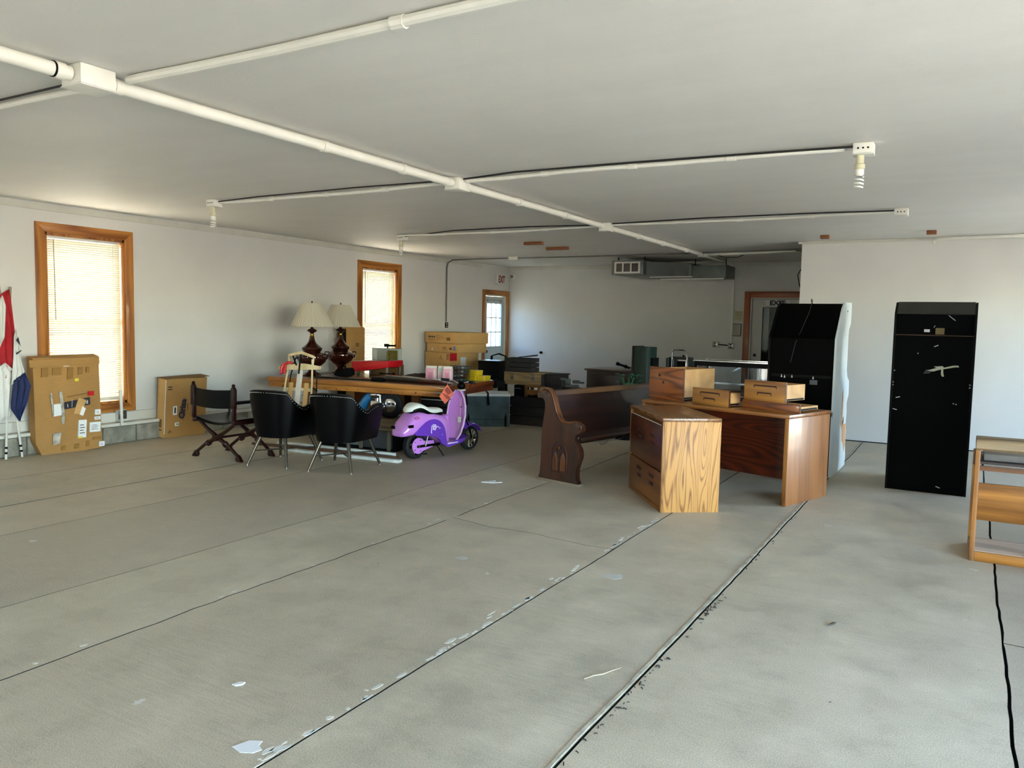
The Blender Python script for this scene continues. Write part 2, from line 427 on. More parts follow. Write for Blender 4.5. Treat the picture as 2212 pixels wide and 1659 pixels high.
# ledge of concrete block and raceway at the foot of the left wall
cb = struct(M().box(WX, WX + .105, YB, 13.1, 0, .19).obj('trim_1', plain('block_mortar', '#5e5a50', .95))); cb['label'] = 'mortared block ledge at the foot of the left wall'
y = 2.0
while y < 12.9:
    BX('concrete_block', m_block, cb, WX + .02, WX + .12, y + .005, y + .395, .004, .186, .006); y += .405
struct(BX('baseboard_left', m_whitetrim, None, WX, WX + .135, YB, 13.15, .192, .225, .004))
struct(BX('trim_2', m_whitetrim, None, WX, WX + .035, YB, 13.15, .235, .335, .004))
struct(BX('trim_3', m_whitetrim, None, WX, WX + .012, YB, 13.2, 2.49, 2.565, .003))
struct(BX('trim_4', m_whitetrim, None, WX, XC, YF - .012, YF, 2.50, 2.565, .003))
struct(BX('trim_5', m_whitetrim, None, XC - .05, XR, YR - .012, YR, 2.535, 2.568, .003))

def window(name, w):
    a, b, z0, z1 = w; c = .1
    fr = struct(M().box(WX - WT, WX + .004, a - .001, a + .025, z0, z1).box(WX - WT, WX + .004, b - .025, b + .001, z0, z1)
                .box(WX - WT, WX + .004, a, b, z0 - .001, z0 + .025).box(WX - WT, WX + .004, a, b, z1 - .025, z1 + .001).obj(name, m_oakframe))
    for (p, q) in (((a - c, b + c), (z1, z1 + c)), ((a - c, b + c), (z0 - c, z0))):
        top = q[0] == z1
        m = M(); m.prism([(p[0], q[1] if top else q[0]), (p[1], q[1] if top else q[0]), (p[1] - c, q[0] if top else q[1]), (p[0] + c, q[0] if top else q[1])], 'x', WX, WX + .022, .003)
        m.obj('casing_board', m_oakframeh, fr)
    for s in (0, 1):
        xo, xi = (a - c, a) if s == 0 else (b + c, b)
        M().prism([(xo, z0 - c), (xo, z1 + c), (xi, z1), (xi, z0)], 'x', WX, WX + .022, .003).obj('casing_board', m_oakframe, fr)
    sx = WX - .13
    BX('sash', m_whitetrim, fr, sx - .02, sx + .02, a + .025, a + .065, z0 + .025, z1 - .025)
    BX('sash', m_whitetrim, fr, sx - .02, sx + .02, b - .065, b - .025, z0 + .025, z1 - .025)
    BX('sash', m_whitetrim, fr, sx - .02, sx + .02, a + .065, b - .065, z0 + .025, z0 + .07)
    BX('sash', m_whitetrim, fr, sx - .02, sx + .02, a + .065, b - .065, z1 - .065, z1 - .025)
    zm = (z0 + z1) / 2; BX('sash', m_whitetrim, fr, sx - .02, sx + .02, a + .065, b - .065, zm - .02, zm + .02)
    BX('pane', m_glass, fr, sx - .003, sx + .003, a + .06, b - .06, z0 + .06, zm - .01)
    BX('pane', m_glass, fr, sx - .003, sx + .003, a + .06, b - .06, zm + .01, z1 - .06)
    return fr
window('window_1', W1); window('window_2', W2)
def blind(w, label, drop=0):
    a, b, z0, z1 = w; xb = WX - .035
    t = thing('window_blind', label, 'blind', (xb, (a + b) / 2, z0), 0, 'white slatted blinds in the left wall windows')
    hw = (b - a) / 2 - .035; H = z1 - z0
    BX('head_rail', m_white, t, -.018, .018, -hw, hw, H - .055, H - .028, .002)
    me = M().prism([(-.012, -.0028), (0, .0008), (.012, -.0012), (.012, -.0006), (0, .0014), (-.012, -.0022)], 'y', -hw, hw)
    me.all(RM(-66, 'Y'))
    s0 = me.obj('slat', m_slat, t); sh = s0.data
    z = H - .075; first = True; n = 0
    while z > .055 + drop:
        if first: s0.location = (0, 0, z); first = False
        else:
            o = bpy.data.objects.new('slat', sh); COL.objects.link(o); o.parent = t; o.location = (0, 0, z)
        z -= .0235; n += 1
    BX('bottom_rail', m_white, t, -.014, .014, -hw, hw, z - .003, z + .012, .002)
    for yy in (-hw + .13, hw - .13): M().cyl((.0135, yy, z), (.0135, yy, H - .05), .0012, seg=5).obj('ladder_cord', m_white, t)
    M().cyl((.02, -hw + .075, H - .9), (.02, -hw + .07, H - .06), .0045, seg=6).obj('tilt_wand', plain('clear_wand', '#8a8172', .3), t)
    M().cyl((.018, hw - .09, .35), (.018, hw - .09, H - .06), .0015, seg=5).obj('pull_cord', m_white, t)
    return t
blind(W1, 'white slatted blind in the large near window, behind the leaning cardboard box')
blind(W2, 'white slatted blind in the second window, behind the worktable and lamps')

# door 1 (left wall, half-glazed, pale blue)
m_dpaint = plain('pale_blue_door_paint', '#b4bfc4', .4, var=.04)
d1 = struct(M().box(WX - WT, WX - .0, D1[0] - .002, D1[0] + .03, 0, D1[3]).box(WX - WT, WX, D1[1] - .03, D1[1] + .002, 0, D1[3]).box(WX - WT, WX, D1[0], D1[1], D1[3] - .03, D1[3]).obj('door_1', m_whitetrim))
for (p0, p1, z0, z1) in ((D1[0] - .085, D1[0] + .008, 0, 2.065), (D1[1] - .008, D1[1] + .085, 0, 2.065), (D1[0] + .008, D1[1] - .008, 1.972, 2.065)):
    BX('casing_board', m_oakframe if z0 == 0 else m_oakframeh, d1, WX, WX + .022, p0, p1, z0, z1, .003)
dl = (D1[0] + .032, D1[1] - .032)
m = M(); gz0, gz1 = .94, 1.80; gy0, gy1 = dl[0] + .13, dl[1] - .10
xd = WX - .07
m.box(xd - .02, xd + .02, dl[0], gy0, .01, 1.945).box(xd - .02, xd + .02, gy1, dl[1], .01, 1.945).box(xd - .02, xd + .02, gy0, gy1, .01, gz0).box(xd - .02, xd + .02, gy0, gy1, gz1, 1.945)
leaf = m.obj('door_leaf', m_dpaint, d1)
m = M()
for k in (1, 2): yy = gy0 + (gy1 - gy0) * k / 3; m.box(xd + .002, xd + .024, yy - .009, yy + .009, gz0, gz1)
for k in (1, 2): zz = gz0 + (gz1 - gz0) * k / 3; m.box(xd + .002, xd + .022, gy0, gy1, zz - .009, zz + .009)
m.box(xd + .015, xd + .03, gy0 - .02, gy0, gz0 - .02, gz1 + .02).box(xd + .015, xd + .03, gy1, gy1 + .02, gz0 - .02, gz1 + .02).box(xd + .015, xd + .03, gy0, gy1, gz0 - .02, gz0).box(xd + .015, xd + .03, gy0, gy1, gz1, gz1 + .02)
m.obj('muntins', m_dpaint, leaf)
BX('pane', m_dglass, leaf, xd - .004, xd, gy0, gy1, gz0, gz1)
for k in (0, 1):
    ya = gy0 + .0 + k * .29; M().box(xd + .016, xd + .028, ya, ya + .23, .18, .80, .006).obj('door_panel', m_dpaint, leaf)
m = M().lathe([(.03, 0), (.03, .008), (.012, .012), (.012, .035), (.03, .045), (.032, .06), (.02, .072), (0, .074)], 16).all(T3(xd + .02, dl[0] + .06, .84) @ RM(90, 'Y')); m.obj('door_knob', m_black, leaf)
m = M().box(xd + .02, xd + .05, dl[0] + .12, dl[1] - .12, 1.865, 1.875).cyl((xd + .02, dl[0] + .13, 1.86), (xd + .05, dl[0] + .13, 1.86), .012).cyl((xd + .02, dl[1] - .13, 1.86), (xd + .05, dl[1] - .13, 1.86), .012); m.obj('curtain_rod', m_steel, leaf)

# door 2 (far wall)
m_d2 = plain('white_door_paint', '#c3c1b8', .45, var=.04)
d2 = struct(M().box(D2[0] - .002, D2[0] + .03, YF, YF + WT, 0, D2[3]).box(D2[1] - .03, D2[1] + .002, YF, YF + WT, 0, D2[3]).box(D2[0], D2[1], YF, YF + WT, D2[3] - .03, D2[3]).obj('door_2', m_whitetrim))
BX('casing_board', m_oakframez, d2, D2[0] - .10, D2[0] + .006, YF - .022, YF, 0, 2.06, .003)
BX('casing_board', m_oakframez, d2, D2[1] - .006, D2[1] + .10, YF - .022, YF, 0, 2.06, .003)
BX('casing_board', m_oakframex, d2, D2[0] + .006, D2[1] - .006, YF - .022, YF, 1.952, 2.06, .003)
ex0, ex1 = D2[0] + .032, D2[1] - .032; gx0, gx1 = ex0 + .17, ex1 - .17; yd = YF + .05
leaf2 = M().box(ex0, gx0, yd, yd + .04, .01, 1.925).box(gx1, ex1, yd, yd + .04, .01, 1.925).box(gx0, gx1, yd, yd + .04, .01, .35).box(gx0, gx1, yd, yd + .04, 1.80, 1.925).obj('door_leaf', m_d2, d2)
M().box(gx0 - .02, gx0 + .01, yd - .012, yd, .33, 1.82).box(gx1 - .01, gx1 + .02, yd - .012, yd, .33, 1.82).box(gx0, gx1, yd - .012, yd, 1.79, 1.82).box(gx0, gx1, yd - .012, yd, .33, .36).obj('glazing_bead', m_d2, leaf2)
BX('pane', m_glass, leaf2, gx0, gx1, yd + .015, yd + .02, .35, 1.80)
M().cyl((ex0 + .07, yd - .01, .94), (ex0 + .07, yd, .94), .028, seg=18).obj('deadbolt', m_black, leaf2)
m = M().lathe([(.03, 0), (.03, .008), (.012, .012), (.012, .035), (.03, .045), (.032, .06), (.02, .072), (0, .074)], 16).all(T3(ex0 + .07, yd, .82) @ RM(90, 'X')); m.obj('door_knob', m_steel, leaf2)
# unlit back room behind the glazed door, with a small white curtain
struct(M().box(D2[0] - .3, D2[1] + .3, YF + 1.2, YF + 1.26, -.1, 2.4).box(D2[0] - .36, D2[0] - .3, YF + WT, YF + 1.26, -.1, 2.4).box(D2[1] + .3, D2[1] + .36, YF + WT, YF + 1.26, -.1, 2.4).box(D2[0] - .36, D2[1] + .36, YF + WT, YF + 1.26, 2.4, 2.45).box(D2[0] - .36, D2[1] + .36, YF + WT, YF + 1.26, -.1, -.05).obj('wall_back_room', plain('back_room_grey', '#8f8b82', .8)))
cur = M(); n = 24
cur.loft([[(gx0 + .01 + .10 * i / n, yd + .045 + .012 * math.sin(i * 1.9) + d, z + .03 * math.sin(i * .9) * (z < 1.4)) for i, d in [(k, 0) for k in range(n + 1)] + [(k, .003) for k in range(n, -1, -1)]] for z in (1.02, 1.3, 1.78)])
cur.obj('lace_curtain', m_white, leaf2)

# ------------------------------------------------------------------ exit signs, notices, small wall things
t = thing('exit_sign', 'white box exit sign with red letters above the pale blue door', 'sign', (WX, 13.84, 2.2))
BX('housing', m_white, t, .0, .06, -.17, .17, 0, .17, .008)
text('EXIT', .19, plain('sign_dark_red', '#7d0f18', .5), 'lettering', t, T3(.061, 0.015, .085) @ FACE_PX, bold=.006, sx=.66)
t = thing('exit_notice', 'white paper EXIT notice taped to the far door', 'sign', ((ex0 + ex1) / 2, yd - .002, 1.86))
BX('sheet', m_paper, t, -.20, .20, -.004, 0, -.055, .055)
text('EXIT', .11, m_ink, 'lettering', t, T3(0, -.005, 0) @ FACE_NY, bold=.005, sx=1.15)
t = thing('alarm_siren', 'small white oval alarm siren high in the far corner', 'siren', (WX + .10, YF - .0, 2.37))
M().lathe([(.07, 0), (.075, .02), (.06, .05), (.03, .06), (0, .06)], 20).all(Matrix.Diagonal((.8, 1, 1, 1))).all(RM(90, 'X')).obj('housing', m_white, t)
M().lathe([(.035, 0), (.035, .008), (0, .008)], 16).all(T3(0, -.058, 0) @ RM(90, 'X')).obj('speaker_grille', m_steel, t)
o = M().lathe([(.025, 0), (.028, .01), (.014, .015), (.014, .03), (.025, .04), (.02, .055), (0, .058)], 14).all(RM(90, 'X')).obj('door_stop', m_black); place(o, (-7.5, YF, .83)); tag(o, 'small round black stop on the bare far wall', 'door stop')
t = thing('framed_notice', 'thin black framed notice left of the far door', 'notice', (-3.58, YF, 1.38), ry=1)
M().box(-.085, .085, -.02, -.008, -.11, -.10).box(-.085, .085, -.02, -.008, .10, .11).box(-.085, -.075, -.02, -.008, -.1, .1).box(.075, .085, -.02, -.008, -.1, .1).obj('frame', m_black, t)
BX('sheet', plain('aged_paper', '#b7b3a4', .7), t, -.078, .078, -.01, 0, -.102, .102)
for k in range(7): BX('text_line', plain('faded_ink', '#6d6a60', .8) if k == 0 else bpy.data.materials['faded_ink'], t, -.055, .055 - .02 * (k % 3), -.0115, -.0095, .07 - .024 * k, .074 - .024 * k)
t = thing('paper_notice', 'yellowed paper notice above the framed notice', 'notice', (-3.55, YF, 1.63))
BX('sheet', plain('yellow_paper', '#c0b795', .7), t, -.07, .07, -.004, 0, -.09, .09)
for k in range(5): BX('text_line', bpy.data.materials['faded_ink'], t, -.05, .05 - .015 * (k % 2), -.0055, -.0035, .06 - .028 * k, .065 - .028 * k)

# conduit down the far wall with two outlet boxes
def pipe(name, pts, r, label, cat='conduit', mat=m_pipe, group=None, seg=8):
    return tag(M().tube(pts, r, seg).obj(name, mat), label, cat, group)
pipe('wall_conduit', [(-3.62, 12.2, 2.52), (-3.66, 13.6, 2.53), (-3.66, 14.1, 2.51), (-3.66, 14.19, 2.44), (-3.66, 14.222, 2.3), (-3.66, 14.222, 1.15)], .02, 'white conduit running down the far wall to the outlet boxes')
def outlet(loc, rz, label, blk=False):
    t = thing('outlet_box', label, 'outlet', loc, rz)
    BX('box', m_white, t, -.055, .055, -.05, 0, -.055, .055, .004)
    BX('cover_plate', m_steel if not blk else m_black, t, -.05, .05, -.055, -.05, -.05, .05, .002)
    for zz in (-.022, .022): M().cyl((0, -.058, zz), (0, -.054, zz), .014, seg=12).obj('socket', m_black if not blk else m_white, t)
    return t
outlet((-3.66, YF, 1.09), 0, 'grey outlet box at the foot of the far wall conduit')
outlet((-3.94, YF, 1.11), 0, 'white outlet box left of the one under the conduit')
tag(M().cyl((-3.885, YF - .03, 1.11), (-3.72, YF - .03, 1.1), .01).obj('conduit_nipple', m_black), 'short black pipe between the two far wall outlet boxes', 'conduit')
outlet((WX, 11.93, 1.36), 90, 'black outlet box on the left wall above the stacked cartons', True)
outlet((WX + .03, 5.50, .31), 90, 'four-socket outlet box under the near window')
# sagging black feed line over the ceiling to the left wall
pipe('ceiling_cable', [(WX + .03, 11.95, 1.42), (WX + .03, 11.95, 2.40), (WX + .05, 11.96, 2.49), (WX + .14, 11.97, 2.535), (-7.6, 12.0, 2.545), (-5.5, 11.97, 2.54), (-3.8, 11.96, 2.545), (XC + .01, 11.7, 2.54)], .012, 'thin grey conduit from the left wall outlet across the ceiling', mat=plain('grey_conduit', '#6a6860', .5))
o = BX('junction_box', m_white, None, -.09, .09, -.04, .04, -.03, .03, .004); place(o, (-6.9, 12.0, 2.54)); tag(o, 'small white splice box on the rear ceiling cable', 'junction box')
pipe('loose_cable', [(-2.6, 12.3, 2.56), (-2.2, 11.9, 2.54), (XC - .04, 11.6, 2.5), (XC - .02, 11.4, 2.35), (XC - .08, 11.2, 2.15), (XC - .03, 11.1, 2.0), (XC + .0, 11.13, 1.94)], .007, 'loose black cable hanging beside the partition corner', 'cable', m_wire)
pipe('loose_cable', [(-3.5, 12.2, 2.55), (-3.3, 12.25, 2.50), (-3.1, 12.2, 2.49), (-2.9, 12.1, 2.55)], .006, 'loose black cable looping below the ceiling near the duct', 'cable', m_wire)

# ------------------------------------------------------------------ ceiling conduits
MX = -3.58
t = thing('ceiling_conduit', 'thick white main conduit running the length of the ceiling', 'conduit', (MX, 0, 2.525))
M().tube([(0, y, 0) for y in (-2.9, 2.17)], .032, 16).obj('pipe', m_pipe, t)
M().tube([(0, y, 0) for y in (2.35, 5.22)], .032, 16).obj('pipe', m_pipe, t)
M().tube([(0, y, 0) for y in (5.38, 8.22)], .030, 16).obj('pipe', m_pipe, t)
M().tube([(0, y, 0) for y in (8.36, 12.0)], .030, 16).obj('pipe', m_pipe, t)
for y in (2.12, 2.40, 3.8, 4.6, 5.17, 5.43, 6.3, 7.25, 8.17, 8.41, 9.3, 10.2, 11.2):
    M().tube([(0, y - .022, 0), (0, y + .022, 0)], .037, 16).box(-.055, -.02, y - .012, y + .012, .025, .04).obj('coupling', m_pipe, t)
M().tube([(0, 2.09, 0), (0, 2.097, 0)], .036, 16).obj('gasket', m_black, t)
def jbox(x, y, label, s=1.0):
    t = thing('junction_box', label, 'junction box', (x, y, 2.525), 0, 'junction boxes on the main ceiling conduit')
    BX('box', m_pipe, t, -.075 * s, .075 * s, -.085 * s, .085 * s, -.045, .044, .004)
    BX('cover_plate', m_white, t, -.078 * s, .078 * s, -.088 * s, .088 * s, -.052, -.046, .002)
    M().cyl((-.03, -.085 * s - .004, .0), (-.03, -.085 * s, 0), .006, seg=8).obj('screw', m_black, t)
jbox(MX, 2.26, 'nearest junction box on the main ceiling conduit, top left of the photo')
jbox(MX, 5.30, 'middle junction box on the main ceiling conduit', .9)
jbox(MX, 8.29, 'farthest junction box on the main ceiling conduit', .8)
def branch(pts, label, r=.016):
    t = thing('ceiling_conduit', label, 'conduit', (0, 0, 0))
    M().tube(pts, r, 10).obj('pipe', m_pipe, t)
    for k in range(1, 4):
        a = Vector(pts[0]).lerp(Vector(pts[-1]), k / 4)
        # put the coupling on the pipe itself
        best = min(range(len(pts) - 1), key=lambda i: abs(Vector(pts[i]).lerp(Vector(pts[i + 1]), .5).x - a.x))
        p, q = Vector(pts[best]), Vector(pts[best + 1]); f = (a.x - p.x) / (q.x - p.x) if abs(q.x - p.x) > 1e-5 else .5
        c = p.lerp(q, min(1, max(0, f)))
        M().cyl(c - Vector((.03, 0, 0)), c + Vector((.03, 0, 0)), r + .005, seg=10).obj('coupling', m_pipe, t)
    return t
def run(x0, x1, y, z0=2.545, sag=.0, n=14, w=.015):
    return [(x0 + (x1 - x0) * i / n, y + w * math.sin(i * .9), z0 - sag * math.sin(math.pi * i / n)) for i in range(n + 1)]
branch(run(-3.49, 2.9, 2.40), 'white branch conduit from the nearest junction box to the right', .022)
branch(run(-8.25, -3.66, 2.40), 'white branch conduit from the nearest junction box to the left wall')
branch(run(-6.36, -3.66, 5.33, sag=.01), 'white branch conduit from the middle box to the left lamp')
branch(run(-3.49, -.72, 5.30, sag=-.006), 'white branch conduit from the middle box to the right lamp')
branch(run(-6.58, -3.66, 8.36, sag=.012), 'white branch conduit from the farthest box to the left lamp', .013)
branch(run(-3.49, -.70, 8.28, sag=.01), 'white branch conduit from the farthest box to the unlit right box', .013)
pipe('ceiling_cable', [(MX - .1, 2.33, 2.556), (-5.5, 2.35, 2.556), (-8.2, 2.34, 2.556)], .006, 'thin black wire behind the left near branch conduit', 'cable', m_wire)
pipe('ceiling_cable', [(-3.48, 5.24, 2.55), (-3.0, 5.19, 2.558), (-2.3, 5.20, 2.558), (-1.4, 5.25, 2.558), (-.67, 5.27, 2.55)], .007, 'thin black wire beside the right middle branch conduit', 'cable', m_wire)
pipe('ceiling_cable', [(-6.37, 5.31, 2.55), (-5.8, 5.28, 2.558), (-4.6, 5.25, 2.558), (-3.66, 5.24, 2.55)], .006, 'thin black wire beside the left middle branch conduit', 'cable', m_wire)
pipe('ceiling_cable', [(-6.59, 8.53, 2.55), (-5.6, 8.22, 2.558), (-4.5, 8.20, 2.558), (-3.66, 8.28, 2.55)], .007, 'thin black wire beside the left farthest branch conduit', 'cable', m_wire)
pipe('ceiling_cable', [(-3.48, 8.22, 2.55), (-2.4, 8.17, 2.558), (-1.4, 8.20, 2.558), (-.66, 8.23, 2.55)], .007, 'thin black wire beside the right farthest branch conduit', 'cable', m_wire)
pipe('ceiling_conduit', [(-.42, 10.90, 2.50), (-.42, 10.86, 2.53), (-.36, 10.82, 2.54), (.4, 10.80, 2.545), (2.9, 10.8, 2.545)], .02, 'white conduit along the ceiling above the right partition')
pipe('ceiling_conduit', [(MX, 12.05, 2.53), (-3.0, 12.1, 2.54), (-2.3, 11.95, 2.545), (XC - .02, 11.8, 2.545)], .022, 'white conduit from the main pipe end toward the partition')
o = BX('junction_box', m_pipe, None, -.07, .07, -.06, .06, -.035, .035, .004); place(o, (MX, 12.05, 2.53)); tag(o, 'small junction box at the far end of the main conduit', 'junction box')

m_cfl = plain('cfl_glass', '#eceae0', .25, var=.02); m_sock = plain('socket_cream', '#cfc9a8', .5)
def fixture(x, y, label, lamp=True, rz=0):
    t = thing('ceiling_lamp' if lamp else 'fixture_box', label, 'lamp' if lamp else 'junction box', (x, y, ZC), rz, 'bare bulb fixtures on the ceiling' if lamp else None)
    BX('box', m_pipe, t, -.058, .058, -.05, .05, -.066, -.001, .006)
    BX('cover_plate', m_white, t, -.060, .060, -.053, .053, -.072, -.066, .002)
    for k in (-.028, .0, .028): M().cyl((k, -.052, -.035), (k, -.049, -.035), .006, seg=8).obj('knockout', m_black, t)
    if lamp:
        M().lathe([(.024, -.068), (.024, -.12), (.03, -.125), (.03, -.15), (.022, -.155)], 18, (-.02, 0, 0)).obj('socket', m_sock, t)
        M().lathe([(.02, -.15), (.027, -.158), (.027, -.185), (.016, -.195)], 18, (-.02, 0, 0)).obj('ballast', m_cfl, t)
        pts = []
        for i in range(72):
            a = i / 72 * 2 * math.pi * 3; rr = .024
            pts.append((-.02 + rr * math.cos(a), rr * math.sin(a), -.20 - .065 * i / 72))
        M().tube(pts, .0058, 7).obj('spiral_bulb', m_cfl, t)
    return t
fixture(-.61, 5.30, 'bare spiral bulb fixture nearest the right side of the ceiling')
fixture(-6.43, 5.31, 'bare spiral bulb fixture above the near window side')
fixture(-6.65, 8.55, 'bare spiral bulb fixture above the second window')
fixture(-.60, 8.26, 'white fixture box without a bulb on the right of the ceiling', False)
m_patch = wood('ceiling_patch_wood', '#a3622a', '#744018', 'x', 10, .1)
for (x, y, L, lb) in ((-5.36, 9.87, .28, 'longer orange wood strip on the ceiling, nearer of the two'), (-5.38, 10.65, .35, 'orange wood strip on the ceiling above the duct side, farther one'), (-1.57, 10.3, .10, 'short reddish wood block on the ceiling near the partition corner'), (-.42, 10.19, .10, 'short reddish wood block on the ceiling, rightmost one')):
    o = BX('wood_strip', m_patch, None, -L / 2, L / 2, -.04, .04, -.045, 0, .002); place(o, (x, y, ZC)); tag(o, lb, 'wood strip', 'wood strips screwed to the ceiling')
# little holes in the ceiling
# ------------------------------------------------------------------ hanging duct
m_galv = plain('galvanised_steel', '#787d7a', .42, .6, var=.12, scale=5)
t = thing('air_duct', 'grey sheet metal air duct hung under the ceiling near the far wall', 'duct', (-5.27, 12.5, 2.27), -2)
BX('duct_section', m_galv, t, 0, .56, 0, 1.45, 0, .23, .004)
M().prism([(.56, .15), (1.15, .75), (1.15, 1.3), (.56, 1.3)], 'z', .0, .22).obj('duct_section', m_galv, t)
BX('duct_section', plain('galvanised_dull', '#68706c', .5, .5, var=.1), t, 1.12, 1.72, .72, 1.25, -.03, .18, .004)
M().box(-.005, .565, -.008, .0, -.005, .02).box(-.005, .565, -.008, .0, .215, .238).box(-.005, .02, -.008, 0, 0, .23).box(.545, .565, -.008, 0, 0, .23).box(1.1, 1.14, .69, .73, -.035, .2).obj('flange', m_galv, t)
gr = M().box(.05, .51, -.02, -.006, .02, .045).box(.05, .51, -.02, -.006, .185, .21).box(.05, .08, -.02, -.006, .045, .185).box(.48, .51, -.02, -.006, .045, .185).box(.19, .215, -.02, -.006, .045, .185).box(.335, .36, -.02, -.006, .045, .185).obj('grille', m_white, t)
for k in range(3):
    x0 = .08 + k * .145
    for j in range(9): BX('louvre', m_steel, gr, x0 + .002, x0 + .108, -.015, -.008, .048 + j * .0155, .0535 + j * .0155)
BX('grille_back', m_black, t, .07, .49, -.006, -.002, .04, .19)
for (x, y, z) in ((.07, .1, .22), (.54, .1, .22), (1.17, .8, .17), (1.70, .8, .17)):
    BX('hanger_strap', m_black, t, x - .006, x + .006, y - .01, y + .01, z, .297)
BX('hanger_rail', m_white, t, .6, 1.7, .68, .71, -.055, -.035)
BX('hanger_rail', m_white, t, .45, 1.2, .58, .61, -.02, -.004)

# ------------------------------------------------------------------ partition and wall done; big furniture
m_oakside = wood('oak_cathedral_vertical', '#c08a48', '#6f4218', 'z', 15, .10, r=.55, cathedral=True, contrast=(.2, .5), coat=0)
m_oaktop = wood('oak_top', '#8f5f2c', '#5c3613', 'y', 9, .12, r=.35, cathedral=True, coat=.25)
m_oakd = wood('oak_red_dark', '#5b2a12', '#34130a', 'y', 10, .12, r=.35, coat=.25)
m_oakm = wood('oak_drawer_mid', '#8a5420', '#5d3210', 'y', 10, .12, r=.4, coat=.2)
m_groove = plain('finger_groove', '#2d1008', .7)
m_ply = wood('pale_plywood', '#c6995f', '#a97c48', 'x', 6, .2, r=.55, contrast=(.1, .9), coat=0)

# filing cabinet -- local x along the bright oak side, y along the drawer fronts
t = thing('filing_cabinet', 'oak lateral filing cabinet with bright grained side, nearest to the camera', 'cabinet', (-1.985, 5.80, 0), 36.5)
L, Wd, H = .93, .46, .735
M().box(.022, Wd, 0, L, 0, .03).box(.02, Wd, .0, L, .03, H - .03).obj('carcass', m_oakm, t)
M().box(.0, Wd + .002, -.012, 0.0, 0, H - .012, .002).obj('side_panel', m_oakside, t)
BX('side_panel', m_oakside, t, 0, Wd + .002, L, L + .012, 0, H - .012, .002)
BX('top', m_oaktop, t, -.006, Wd + .004, -.013, L + .013, H - .03, H, .004)
BX('edge_band', wood('oak_edge', '#b07a3c', '#7a4a1c', 'z', 12, .1), t, -.003, .02, -.012, .012, 0, H - .03, .001)
BX('edge_band', m_oakd, t, -.003, .02, .012, .02, 0, H - .03)
BX('base_rail', m_oakm, t, .0, .03, .02, L, 0, .03, .001)
dt = BX('drawer', m_oakd, t, -.002, .02, .024, L - .006, .325, H - .06, .003); lab(dt, 'dark reddish upper drawer front')
BX('label_strip', m_white, dt, -.004, -.002, .024, L - .006, H - .062, H - .056)
M().cyl((-.004, .45, .645), (0, .45, .645), .008, seg=10).obj('lock', m_chrome, dt)
db = BX('drawer', m_oakm, t, -.002, .02, .024, L - .006, .035, .305, .003)
for dr, zz in ((dt, .56), (dt, .50), (db, .235), (db, .175)):
    for yy in (.20, .56):
        BX('finger_pull', m_groove, dr, -.0035, .004, yy, yy + .13 if zz in (.56, .235) else yy + .10, zz - .014, zz + .014, .001)

# desk -- local origin near right corner, +x to the right (desk spans negative x), y into depth
m_deskside = wood('oak_desk_side', '#9d6533', '#7a471e', 'z', 10, .1, r=.4, contrast=(.1, .9), coat=.2)
m_deskdark = wood('oak_desk_modesty', '#54200d', '#2a0d06', 'x', 8, .14, r=.35, cathedral=True, coat=.25)
m_desktop = wood('oak_desk_top', '#8d5826', '#633510', 'x', 10, .1, r=.33, coat=.3)
m_deskedge = wood('oak_desk_edge', '#a76f30', '#6d3f14', 'z', 12, .1)
t = thing('desk', 'wooden office desk behind the filing cabinet, loose drawers on its top', 'desk', (-1.2, 6.57, 0), -18.5)
DL, DD, DH = 1.5, .68, .745
BX('side_panel', m_deskside, t, -.032, 0, .0, DD, 0, DH - .032, .002)
BX('side_panel', m_deskside, t, -DL, -DL + .032, .0, DD, 0, DH - .032, .002)
BX('edge_band', m_deskedge, t, -.034, .001, -.006, .0, 0, DH - .005, .001)
BX('modesty_panel', m_deskdark, t, -DL + .032, -.032, .14, .16, .19, DH - .035)
BX('top', m_desktop, t, -DL - .004, .003, -.008, DD + .004, DH - .032, DH, .005)
M().box(-DL + .04, -.04, .17, .62, DH - .075, DH - .034).obj('apron', m_deskdark, t)
BX('pedestal', m_deskdark, t, -DL + .034, -DL + .40, .18, DD - .02, .10, DH - .08)

# four loose drawers on the desk
def drawer(name, label, loc, rz, w, h, d, handles, mface, lip=.0, fh=None, group='loose drawers on the desk top'):
    """front faces -Y; w along x, d depth"""
    t = thing(name, label, 'drawer', loc, rz, group)
    f = BX('drawer_front', mface, t, 0, w, 0, .02, 0, h, .002)
    BX('edge_band', m_oakd, t, w, w + .003, .001, .02, .001, h - .001)
    s0 = .0; hb = h - .03 if fh is None else fh
    BX('side', m_ply, t, w - .05, w - .038, .02, d, .012, hb)
    BX('side', m_ply, t, .025, .037, .02, d, .012, hb)
    BX('back', m_ply, t, .025, w - .038, d, d + .012, .012, hb)
    BX('bottom', m_ply, t, .025, w - .04, .02, d, .014, .02)
    M().box(w - .038, w - .028, .03, d - .02, .016, .03).obj('slide_rail', m_black, t)
    for (x0, x1, z) in handles:
        m = M(); pts = [(x0, z - .012), (x0, z + .008), (x0 + .006, z + .014), (x1 - .006, z + .014), (x1, z + .008), (x1, z - .012), (x1 - .007, z - .012), (x1 - .007, z + .002), (x0 + .007, z + .002), (x0 + .007, z - .012)]
        m.prism(pts, 'y', -.001, .004).obj('finger_pull', m_groove, f)
    return t
m_dface = wood('oak_drawer_face', '#ad7836', '#6d4016', 'x', 9, .11, r=.4, cathedral=False, coat=.25)
m_dfaced = wood('oak_drawer_face_dark', '#84481c', '#461d0b', 'x', 7, .16, r=.38, cathedral=True, contrast=(.2, .6), coat=.25)
big = drawer('loose_drawer', 'tall dark grained file drawer, leftmost on the desk', (-2.62, 7.21, DH), -20, .40, .305, .52, [], m_dfaced, fh=.29)
